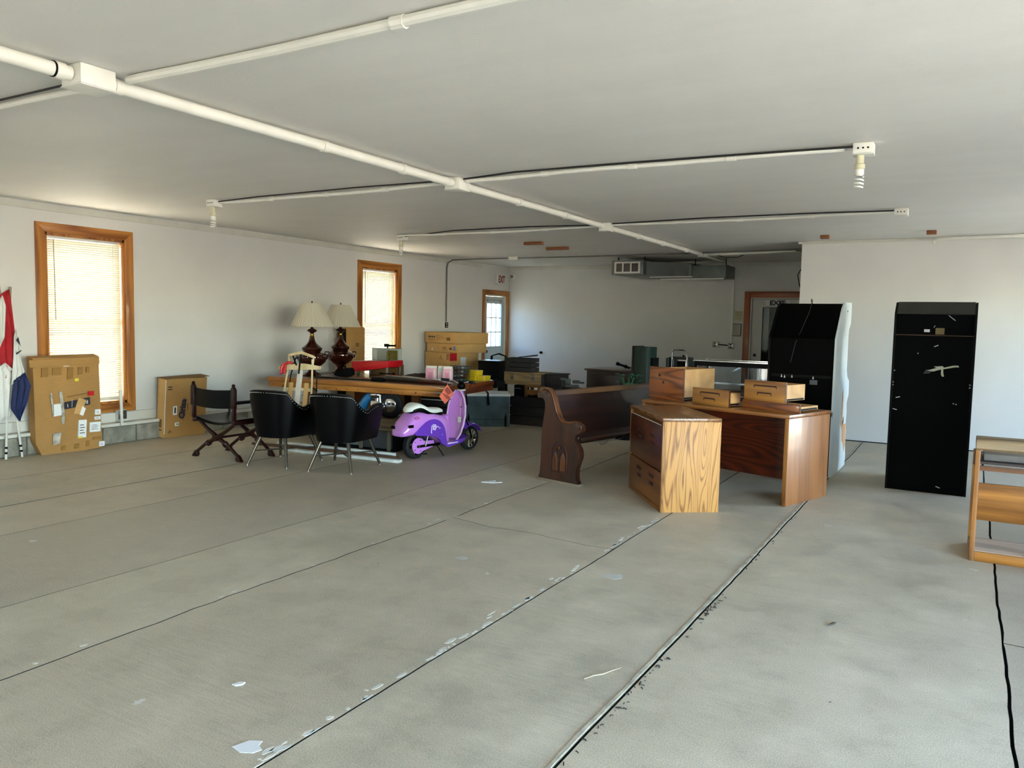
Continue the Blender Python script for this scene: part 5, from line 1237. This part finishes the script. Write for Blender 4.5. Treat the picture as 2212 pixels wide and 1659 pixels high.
# ------------------------------------------------------------------ long cartons by the left wall
CD = (math.cos(R(-18)), math.sin(R(-18)))
def carton(label, x, y, z, rz, w, d, h, fcol, marks=0):
    t = thing('long_carton', label, 'box', (x, y, z), rz, 'long cartons stacked by the left wall')
    BX('carton_body', fcol, t, -w, 0, 0, d, 0, h, .006)
    BX('edge_tape', m_tape, t, -w - .001, .001, -.001, d * .12, h - .004, h + .001)
    if marks == 1:
        for k in range(4): BX('handling_mark', m_ink, t, -w + .10 + k * .05, -w + .13 + k * .05, -.002, 0, h - .10, h - .07)
        for k in range(6): BX('print_line', m_cardd, t, -w + .10 + (.22 if k < 4 else 0), -w + (.44 + .06 * (k % 3) if k < 4 else .28), -.002, 0, h - .06 - .022 * (k if k < 4 else k - 1), h - .054 - .022 * (k if k < 4 else k - 1))
        BX('barcode', m_cardd, t, -.26, -.16, -.002, 0, h - .14, h - .09)
    if marks == 2:
        for k in range(5): BX('logo_stroke', m_ink, t, -w + .46 + k * .022, -w + .466 + k * .022, -.002, 0, .05, .085 + .02 * (k % 3 == 0))
        BX('print_line', m_cardd, t, -w + .44, -w + .6, -.002, 0, .03, .036)
        BX('blue_sticker', plain('blue_sticker', '#5b7fae', .5), t, -.11, -.05, -.002, 0, .04, .11)
        BX('barcode', m_cardd, t, -.22, -.15, -.002, 0, .045, .085)
        M().cyl((-w + .16, -.002, .045), (-w + .16, 0, .045), .022, seg=14).obj('torn_patch', m_paper, t)
    if marks == 3:
        for k in (0, 1): BX('arrow_bar', m_ink, t, -.10 + k * .035, -.085 + k * .035, -.002, 0, h - .13, h - .02)
        BX('red_strip', m_red, t, -.02, .001, -.002, .14, h - .14, h - .01)
        M().tube([(-w + .42, -.002, h - .12), (-w + .455, -.002, h - .06), (-w + .49, -.002, h - .12)], .004, 5, closed=True).obj('triangle_mark', m_ink, t)
        BX('shipping_label', m_paper, t, .001, .002, .22, .34, .06, .22)
    return t
px_, py_ = -7.40, 11.0
carton('lowest and largest long carton by the left wall', px_ - .22, py_ + .10, 0, -18, .66, .62, .60, m_card)
carton('long carton with red strip, third from the top of the stack', px_ - .16, py_ + .06, .60, -18, .72, .62, .30, m_cardl, 3)
carton('long carton with blue sticker, second from the top of the stack', px_ + .02, py_ + .0, .902, -18, .86, .64, .15, m_cardl, 2)
carton('long carton with handling marks, topmost of the stack', px_ - .02, py_ + .02, 1.054, -17, .86, .72, .19, m_cardl, 1)
t = thing('folding_chair', 'dark folded metal chairs leaning right of the long cartons', 'chair', (-6.85, 11.45, 0), 20)
for k in range(2):
    y = .08 * k
    M().tube([(-.15, y, 0), (-.13, y, .5), (-.12, y, .86), (0, y, .9), (.12, y, .86), (.13, y, .5), (.15, y, 0)], .012, 8).obj('chair_frame', m_black, t)
    M().tube([(-.11, y + .02, 0), (.09, y + .02, .8)], .01, 6).tube([(.11, y + .02, 0), (-.09, y + .02, .8)], .01, 6).obj('cross_leg', m_mahog, t)
    BX('backrest', m_blackmatte, t, -.12, .12, y - .008, y + .008, .70, .78, .004)
t = thing('speaker_box', 'plain black box with a pale top edge right of the long cartons', 'box', (-6.60, 10.95, 0), 12)
BX('box_body', m_blackmatte, t, -.30, .06, 0, .35, 0, .80, .004); BX('top_edge', m_steel, t, -.30, .06, 0, .35, .80, .808)

# ------------------------------------------------------------------ dark cabinet, green box, plant, lantern, display case
m_mah = plain('dark_mahogany_cab', '#1c0a08', .35, var=.3, coat=.3)
t = thing('sideboard', 'low near-black mahogany cabinet against the far side of the room', 'cabinet', (-4.98, 10.95, 0), -3)
BX('carcass', m_mah, t, 0, 1.75, 0, .55, .0, .735, .004)
BX('top', plain('cabinet_top', '#4a3b33', .3, var=.1, coat=.2), t, -.03, 1.78, -.03, .58, .735, .765, .006)
for x in (.04, .62, 1.2): BX('door', m_mah, t, x, x + .52, -.012, .0, .08, .68, .003)
t = thing('telescope', 'small black telescope lying on the sideboard', 'telescope', (-4.42, 11.1, .768), 0)
M().cyl((-.10, 0, .07), (.06, .04, .02), .018, .014).cyl((-.14, -.01, .085), (-.10, 0, .07), .026).ball((.0, .02, .04), .03, 1).cyl((.06, .04, .03), (.16, .02, .012), .006).obj('telescope_tube', m_blackmatte, t)
t = thing('green_crate', 'tall dark green upright box before the sideboard', 'box', (-3.98, 10.52, 0), -14)
BX('box_body', plain('dark_green_paint', '#0d2a22', .5, var=.3), t, -.10, .12, 0, .25, 0, 1.13, .003)
BX('box_side', m_mahog, t, -.125, -.102, -.01, .26, 0, 1.14, .003); BX('back_panel', m_blackmatte, t, .122, .15, .1, .26, 0, .98)
t = thing('potted_plant', 'leafy green houseplant peeking over the pew back', 'plant', (-3.67, 9.3, 0), 0)
M().lathe([(0, .30), (.09, .30), (.12, .52), (.11, .52), (.085, .32), (0, .5)], 24).obj('pot', plain('clay_pot', '#6b3f2a', .8), t)
M().lathe([(0, 0), (.13, 0), (.13, .02), (.03, .04), (.03, .27), (.12, .29), (.12, .30), (0, .30)], 20).obj('plant_stand', m_blackmatte, t)
m_leaf = plain('leaf_green', '#2c6b48', .4, var=.3, scale=10); m_leafd = plain('leaf_dark', '#33302e', .35, var=.3, scale=10)
random.seed(3)
for k in range(46):
    a = random.uniform(0, 6.28); h = random.uniform(.50, .84); rr = random.uniform(.02, .17) * (1.1 - abs(h - .68) * 1.5)
    cx, cy = rr * math.cos(a), rr * math.sin(a); s = random.uniform(.03, .05)
    lf = M().loft([[(-.2 * s, 0, 0), (0, 0, .1 * s), (.2 * s, 0, 0), (0, 0, -.06 * s)], [(-.55 * s, .5 * s, .1 * s), (0, .5 * s, .22 * s), (.55 * s, .5 * s, .1 * s), (0, .5 * s, .12 * s)], [(-.5 * s, 1.0 * s, .05 * s), (0, 1.0 * s, .18 * s), (.5 * s, 1.0 * s, .05 * s), (0, 1.0 * s, .08 * s)], [(-.05 * s, 1.6 * s, -.2 * s), (0, 1.6 * s, -.17 * s), (.05 * s, 1.6 * s, -.2 * s), (0, 1.6 * s, -.21 * s)]])
    lf.all(T3(cx, cy, h) @ Matrix.Rotation(a - math.pi / 2, 4, 'Z') @ RM(random.uniform(-30, 40), 'X'))
    lf.obj('leaf', m_leafd if cx < -.05 and k % 2 else m_leaf, t)
stm = M()
for k in range(7): a = k * .9; stm.tube([(0, 0, .5), (.04 * math.cos(a), .04 * math.sin(a), .65), (.09 * math.cos(a), .09 * math.sin(a), .78)], .004, 5)
stm.obj('stems', m_leaf, t)
t = thing('camp_lantern', 'boxy dark lamp with curved chrome carrying handle behind the drawers', 'lantern', (-3.48, 10.72, .768), -14)
BX('housing', plain('smoky_grey', '#2a2d2b', .3, .2), t, -.17, .14, 0, .20, 0, .235, .03)
BX('side_pod', plain('grey_pod', '#4c5148', .4), t, -.225, -.16, .02, .17, .02, .215, .02)
M().tube([(-.10, -.012, 0), (-.10, -.012, .30), (-.07, -.01, .335), (.09, .0, .335), (.125, .0, .30), (.15, -.01, .18), (.155, -.012, 0)], .012, 8).obj('handle', m_chrome, t)
M().box(-.03, .13, -.01, .0, .03, .20, .008).obj('lens_frame', m_chrome, t); BX('lens', m_black, t, -.015, .12, -.014, -.01, .04, .18)
M().ball((.03, .08, .245), .02, 1).obj('knob', m_black, t)
random.seed(5)
for k in range(4):
    o = BX('book', plain('book_red_%d' % k, ('#5a1f18', '#7a3a26', '#3a1512', '#8c5a44')[k], .6), None, -.014, .014, 0, .17, 0, .13 - .004 * k, .002); place(o, (-3.155 + .034 * k, 10.62, .768), -3)
    tag(o, ('dark red book, leftmost of the four beside the display case', 'rusty book, second of the four beside the display case', 'maroon book, third of the four beside the display case', 'tan-red book touching the display case side')[k], 'book', 'books beside the display case')
# display case
t = thing('display_case', 'glass display case with black top frame behind the desk', 'display case', (-2.87, 9.45, 0), -2.5)
CW, CDp, CHt = 1.25, .50, 1.02
M().box(0, CW, 0, .03, CHt - .06, CHt).box(0, CW, CDp - .03, CDp, CHt - .045, CHt).box(0, .03, .03, CDp - .03, CHt - .045, CHt).box(CW - .03, CW, .03, CDp - .03, CHt - .045, CHt).obj('top_frame', m_black, t)
M().box(-.012, CW + .012, -.012, .04, CHt - .002, CHt + .006).box(-.012, CW + .012, CDp - .04, CDp + .012, CHt - .002, CHt + .006).obj('top_trim', m_chrome, t)
for (x, y, mt) in ((.0, .0, m_black), (CW - .03, .0, m_black), (0, CDp - .03, m_black), (CW - .03, CDp - .03, m_black)): BX('corner_post', mt, t, x, x + .03, y, y + .03, .15, CHt - .04)
for x in (.032, .64, .70): BX('mullion', m_white, t, x, x + .03 if x > .1 else x + .012, CDp - .05, CDp - .035, .18, CHt - .045)
BX('pane', m_glass, t, .03, CW - .03, .008, .014, .2, CHt - .06); BX('pane', m_glass, t, .03, .62, CDp - .03, CDp - .024, .2, CHt - .05); BX('pane', m_glass, t, .60, CW - .03, CDp - .04, CDp - .034, .2, CHt - .05)
BX('glass_top', m_glass, t, .03, CW - .03, .03, CDp - .03, CHt - .008, CHt)
BX('glass_side', m_glass, t, .005, .01, .03, CDp - .03, .2, CHt - .05)
sh = BX('shelf', m_glass, t, .03, CW - .03, .05, .35, .755, .763); BX('shelf_edge', m_chrome, sh, .03, CW - .03, .038, .05, .748, .77)
BX('base', m_black, t, 0, CW, 0, CDp, 0, .16, .004); BX('deck', m_white, t, .03, CW - .03, .03, CDp - .03, .16, .18)
t = thing('cake_stand', 'dark turned wooden stand with a flat round top behind the small drawer', 'stand', (-2.15, 8.55, 0), 0)
M().lathe([(0, 0), (.14, 0), (.14, .03), (.04, .06), (.03, .30), (.05, .40), (.03, .50), (.03, .66), (.06, .69), (.05, .71), (.115, .745), (.12, .755), (.115, .76), (0, .76)], 32).obj('pedestal', plain('dark_turned_wood', '#2c1d16', .4, var=.2, coat=.2), t)
M().lathe([(.06, .69), (.10, .685), (.10, .695), (.06, .70)], 24).obj('lower_rim', m_steel, t)
# vise on a pedestal behind the pew
t = thing('bench_vise', 'dark metal vise on a pedestal seen above the pew back', 'vise', (-4.55, 9.55, 0), 25)
M().lathe([(0, 0), (.2, 0), (.2, .02), (.03, .04), (.03, .54), (.14, .56), (.14, .58), (0, .58)], 24).obj('pedestal', m_blackmatte, t)
M().box(-.09, .09, -.04, .04, .58, .62, .008).box(-.10, -.02, -.045, .045, .62, .70, .01).box(.0, .10, -.04, .04, .64, .68, .008).cyl((.10, 0, .65), (.16, 0, .65), .012).cyl((.15, -.07, .65), (.15, .07, .65), .005).box(-.16, -.08, -.03, .03, .68, .71, .006).obj('vise_body', plain('worn_iron', '#4a4d46', .45, .6, var=.3), t)

# ------------------------------------------------------------------ cardboard boxes at the near left wall
def FX(y, z, x): return (x, y, z)
t = thing('cardboard_box', 'large battered cardboard box leaning under the near window', 'box', (-8.085, 4.46, 0), 83, 'cardboard boxes', rx=7)
# local x along the wall (to +Y), y into the wall, z up: leans back against the wall
BW, BH, BDp = .66, 1.0, .12
secs = []
for k in range(9):
    f = k / 8; z = BH * f; x0 = .0 - .06 * f; x1 = BW - .06 * f - .02 * f; b = .012 * math.sin(math.pi * f)
    if k == 0: z = 0.0; x0, x1 = .05, BW + .0
    secs.append([(x0, 0 - .01, z), ((x0 * 2 + x1) / 3, -b - .012, z), ((x0 + x1 * 2) / 3, -b * 1.3 - .01, z), (x1, 0, z + .01), (x1 + .002, BDp, z + .01), (x0 - .004, BDp, z)])
M().loft(secs).obj('carton_body', m_card, t, ang=25)
fl_ = M().prism([(-.09, .91), (.58, .93), (.575, 1.005), (-.10, .985)], 'y', -.032, -.012, .002).obj('top_flap', m_card, t)
BX('tape_tear', m_paper, t, .22, .28, -.034, -.03, .915, .92)
for (x, w, h) in ((.05, .06, .09), (.15, .085, .075), (.295, .055, .12), (.40, .045, .08), (.48, .03, .06)): BX('tape', m_tape, t, x - .03, x - .03 + w, -.030, -.012, .90 - h, .90)
BX('yellow_sticker', plain('yellow_sticker', '#d9c63a', .5), t, .335, .375, -.034, -.026, .755, .785)
BX('red_sticker', m_red, t, .475, .535, -.034, -.022, .595, .64)
lb_ = M().prism([(.245, .465), (.50, .50), (.495, .575), (.245, .54)], 'y', -.033, -.022).obj('logo_bar', m_ink, t)
text('F', .055, m_paper, 'lettering', t, T3(.465, -.034, .533) @ RM(-8, 'Y') @ FACE_NY @ RM(180, 'Z'), ext=.001)
text('I', .05, m_paper, 'lettering', t, T3(.275, -.034, .505) @ RM(-8, 'Y') @ FACE_NY @ RM(180, 'Z'), ext=.001)
for x in (.315, .425): BX('logo_divider', m_paper, t, x, x + .003, -.034, -.03, .485, .565)
M().prism([(.335, .415), (.405, .405), (.46, .55), (.38, .58)], 'y', -.037, -.031).obj('torn_flap', m_cardl, t)
M().prism([(.395, .40), (.43, .385), (.455, .46), (.42, .49)], 'y', -.038, -.033).obj('torn_paper', m_paper, t)
M().prism([(.27, .592), (.47, .618), (.47, .624), (.27, .598)], 'y', -.034, -.026).obj('print_line', m_cardd, t)
M().prism([(.145, .40), (.225, .41), (.22, .53), (.14, .525)], 'y', -.036, -.02).obj('shipping_label', m_paper, t)
for (pts_, nm) in (([(.10, .64), (.12, .645), (.145, .40), (.135, .40)], 'tape_strip'), ([(.185, .655), (.215, .655), (.245, .45), (.25, .33), (.235, .31), (.22, .33), (.215, .45)], 'tape_strip'), ([(.14, .22), (.22, .23), (.21, .115), (.145, .10)], 'tape_strip')):
    M().prism(pts_, 'y', -.038, -.030).obj(nm, m_clear if nm == 'x' else plain('shiny_tape', '#b9b2a4', .15, .1, var=.3, scale=20) if 'shiny_tape' not in bpy.data.materials else bpy.data.materials['shiny_tape'], t)
labs = [(.39, .15, .08, .19), (.505, .20, .11, .105), (.555, .385, .055, .055), (.555, .33, .055, .035), (.61, .035, .055, .05)]
for (x, z, w, h) in labs:
    l_ = BX('shipping_label', m_paper, t, x, x + w, -.036, -.014, z, z + h)
    for j in range(4): BX('label_print', m_ink, l_, x + w * .15, x + w * (.8 - .15 * (j % 2)), -.037, -.036, z + h * (.25 + .15 * j), z + h * (.29 + .15 * j))
BX('yellow_sticker', bpy.data.materials['yellow_sticker'], t, .39, .43, -.037, -.014, .145, .165)
for (x, z, w, h) in ((.23, .03, .045, .05), (.36, .035, .05, .05), (.48, .045, .035, .06), (.55, .11, .08, .025)): BX('tape', m_tape, t, x, x + w, -.024, -.012, z, z + h)
M().tube([(.575, -.01, .965), (.62, -.03, .95), (.65, -.03, .955)], .004, 5).obj('loose_strap', m_paper, t)

t = thing('cardboard_box', 'upright cardboard box with script logo beside the folding wooden chair', 'box', (-8.09, 5.93, 0), 85, 'cardboard boxes', rx=5)
BX('carton_body', m_card, t, 0, .54, 0, .15, 0, .70, .004)
BX('end_face', m_cardl, t, -.003, .0, .002, .148, .003, .697)
M().prism([(-.01, .70), (.56, .715), (.56, .719), (-.01, .704)], 'y', -.02, .16).obj('top_flap', m_cardd, t)
BX('edge_tear', m_paper, t, -.001, .005, -.002, .0, .05, .69)
for z in (.60, .572): BX('handling_mark', m_ink, t, .035, .085, -.002, 0, z, z + .012)
BX('shipping_label', m_paper, t, .105, .155, -.003, 0, .27, .375); BX('label_print', m_ink, t, .12, .14, -.004, -.003, .29, .36)
BX('shipping_label', m_paper, t, .135, .185, -.003, 0, .135, .175); BX('label_print', m_ink, t, .15, .18, -.004, -.003, .15, .162)
M().prism([(.18, .24), (.235, .20), (.265, .26), (.265, .45), (.245, .47), (.215, .44), (.205, .36), (.185, .31)], 'y', -.002, 0).obj('logo_patch', plain('logo_purple_grey', '#6e5448', .6), t)
text('Orisa', .105, m_ink, 'lettering', t, T3(.228, -.004, .335) @ FACE_NY @ RM(84, 'Z'), ext=.001, bold=.003)
BX('print_line', plain('faded_red_print', '#7a2f22', .7), t, .29, .298, -.002, 0, .31, .40)
M().tube([(.05, -.002, .06), (.07, -.002, .085), (.09, -.002, .065)], .006, 5).box(.065, .075, -.002, 0, .05, .1).obj('fragile_mark', m_cardd, t)
BX('print_line', m_cardd, t, -.005, -.003, .05, .1, .08, .10); BX('print_line', m_cardd, t, -.005, -.003, .05, .1, .12, .22)

o = M().box(-.016, .016, -.006, .006, 0, .42, .002).obj('white_stick', m_white); o.location = (WX + .16, 5.44, .20); o.rotation_euler = (R(10), R(-8), R(90)); tag(o, 'short white stick leaning under the near window', 'stick')
# ------------------------------------------------------------------ flags
def pole(name, p0, p1, label, mt):
    t = thing(name, label, 'flag', p0, 0, 'flags on poles by the left wall')
    d = Vector(p1) - Vector(p0)
    M().cyl((0, 0, 0), tuple(d * .62), .011, seg=10).obj('lower_pole', plain('striped_pole', '#c9c6bb', .4) if 'striped_pole' not in bpy.data.materials else bpy.data.materials['striped_pole'], t)
    M().cyl(tuple(d * .62), tuple(d), .013, seg=10).obj('upper_pole', mt, t)
    for f in (.03, .06): M().cyl(tuple(d * f), tuple(d * (f + .012)), .013, seg=10).obj('pole_ferrule', m_black, t)
    return t
m_gp = plain('grey_pole', '#8a8676', .5)
def cloth(name, parent, outline, mt, x, amp=.02, base=(0, 0, 0), seed=0):
    """draped cloth: outline (y, z) world, at distance x, with folds"""
    zs = [p[1] for p in outline]; z0_, z1_ = min(zs), max(zs)
    m = M(); N_ = 22; rows = []
    for k in range(N_ + 1):
        z = z1_ - (z1_ - z0_) * k / N_; z = min(z1_ - 1e-4, max(z0_ + 1e-4, z)); xs = []
        n = len(outline)
        for i in range(n):
            a, b = outline[i], outline[(i + 1) % n]
            if (a[1] - z) * (b[1] - z) < 0: xs.append(a[0] + (b[0] - a[0]) * (z - a[1]) / (b[1] - a[1]))
        if len(xs) < 2: continue
        l, r = min(xs), max(xs); row = []
        for j in range(11):
            y = l + (r - l) * j / 10; row.append((x + amp * math.sin(j * 1.5 + seed + z * 3) * (.4 + .6 * (1 - (z - z0_) / (z1_ - z0_))) - base[0], y - base[1], z - base[2]))
        rows.append(row)
    m.loft([row + [(p[0] - .004, p[1], p[2]) for p in row[::-1]] for row in rows])
    return m.obj(name, mt, parent, ang=60)
m_fr = plain('flag_red', '#a8101c', .75, var=.15); m_fw = plain('flag_white', '#cfcdc6', .8, var=.05); m_fb = plain('flag_blue', '#0c1c4a', .75, var=.25)
b1 = (-8.12, 4.345, 0); t = pole('flag', b1, (-8.25, 4.235, 1.72), 'flag on the rear pole, red cloth with white stripes at the photo edge', m_gp)
cloth('red_stripe', t, [(4.235, 1.66), (4.29, 1.15), (4.29, .90), (4.17, .80), (4.12, 1.0), (4.14, 1.6)], m_fr, -8.06, .02, b1)
cloth('white_stripe', t, [(4.16, 1.6), (4.185, 1.5), (4.165, 1.2), (4.12, 1.1), (4.10, 1.5)], m_fw, -8.035, .01, b1, 1)
cloth('white_stripe', t, [(4.17, .95), (4.26, .86), (4.20, .42), (4.10, .38), (4.10, .9)], m_fw, -8.04, .02, b1, 2)
b2 = (-8.10, 4.18, 0); t = pole('flag', b2, (-8.25, 4.345, 1.69), 'open flag on the front pole, white with black letter strokes and blue foot', m_gp)
cloth('white_field', t, [(4.255, 1.28), (4.275, 1.15), (4.30, .95), (4.33, .86), (4.29, .78), (4.20, .74), (4.23, 1.0), (4.24, 1.2)], m_fw, -8.00, .012, b2, 1)
cloth('blue_foot', t, [(4.32, .85), (4.37, .72), (4.335, .57), (4.285, .45), (4.26, .38), (4.225, .44), (4.19, .50), (4.19, .56), (4.215, .78)], m_fb, -7.985, .02, b2, 3)
M().prism([(4.245 - b2[1], 1.17), (4.265 - b2[1], 1.20), (4.285 - b2[1], 1.11), (4.275 - b2[1], 1.13)], 'x', .118, .122).prism([(4.24 - b2[1], 1.045), (4.29 - b2[1], 1.075), (4.29 - b2[1], 1.065), (4.245 - b2[1], 1.03)], 'x', .118, .122).obj('letter_stroke', m_ink, t)

# ------------------------------------------------------------------ scraps on the floor
def scrap(name, pts, x, y, h, mt, label, cat, rz=0):
    o = M().prism(pts, 'z', 0.001, h).obj(name, mt); place(o, (x, y, 0), rz); return tag(o, label, cat, 'scraps on the floor')
scrap('paper_scrap', [(0, 0), (.10, .02), (.16, .10), (.12, .06), (.05, .05), (.08, .12), (.02, .06)], -3.72, 5.96, .006, m_paper, 'torn white paper scrap on the floor near the pew foot', 'scrap')
scrap('paint_flake', [(0, 0), (.05, -.01), (.09, .01), (.10, .04), (.07, .055), (.06, .08), (.02, .06)], -2.07, 1.76, .003, m_paper, 'largest pale paint flake, nearest to the camera', 'scrap')
scrap('paint_flake', [(0, 0), (.02, 0), (.035, .02), (.03, .04), (.01, .03)], -2.43, 2.07, .006, m_paper, 'small curled white flake left of the long joint', 'scrap')
scrap('paint_flake', [(0, 0), (.09, -.02), (.12, .03), (.10, .09), (.04, .07), (.02, .04)], -1.75, 4.12, .002, plain('chalky_flake', '#bdbbb0', .8), 'broad chalky flake just left of the filler joint', 'scrap')
scrap('paint_flake', [(0, 0), (.06, 0), (.07, .04), (.03, .06), (.01, .03)], -2.64, 3.94, .002, bpy.data.materials['chalky_flake'], 'small chalky flake in the middle slab', 'scrap')
scrap('leaf_scrap', [(0, 0), (.012, .05), (.03, .06), (.022, .03)], -.51, 4.03, .008, plain('dry_leaf', '#4a4136', .8), 'dry curled leaf on the right-hand slab', 'leaf')
o = M().tube([(-1.275, 2.86, .004), (-1.255, 2.91, .004), (-1.225, 2.94, .006), (-1.21, 2.99, .004), (-1.185, 3.04, .005)], [.002, .003, .003, .002, .001], 6).obj('twig', plain('pale_twig', '#b9a88c', .8)); tag(o, 'pale thin twig on the floor left of the filler joint', 'twig')
# two unseen cabinet copies, added to shade the floor by the school desk
src = [o for o in COL.objects if o.name.startswith('arcade_cabinet') and o.type == 'EMPTY'][-1]
for x_, l_ in ((1.66, 'black cabinet copy added out of view to shade the floor, nearer to the school desk'), (2.35, 'black cabinet copy added out of view to shade the floor, farther from the school desk')):
    c = copy_tree(src); c.location = (x_, 5.22, 0); c.rotation_euler = (0, 0, 0); c['label'] = l_
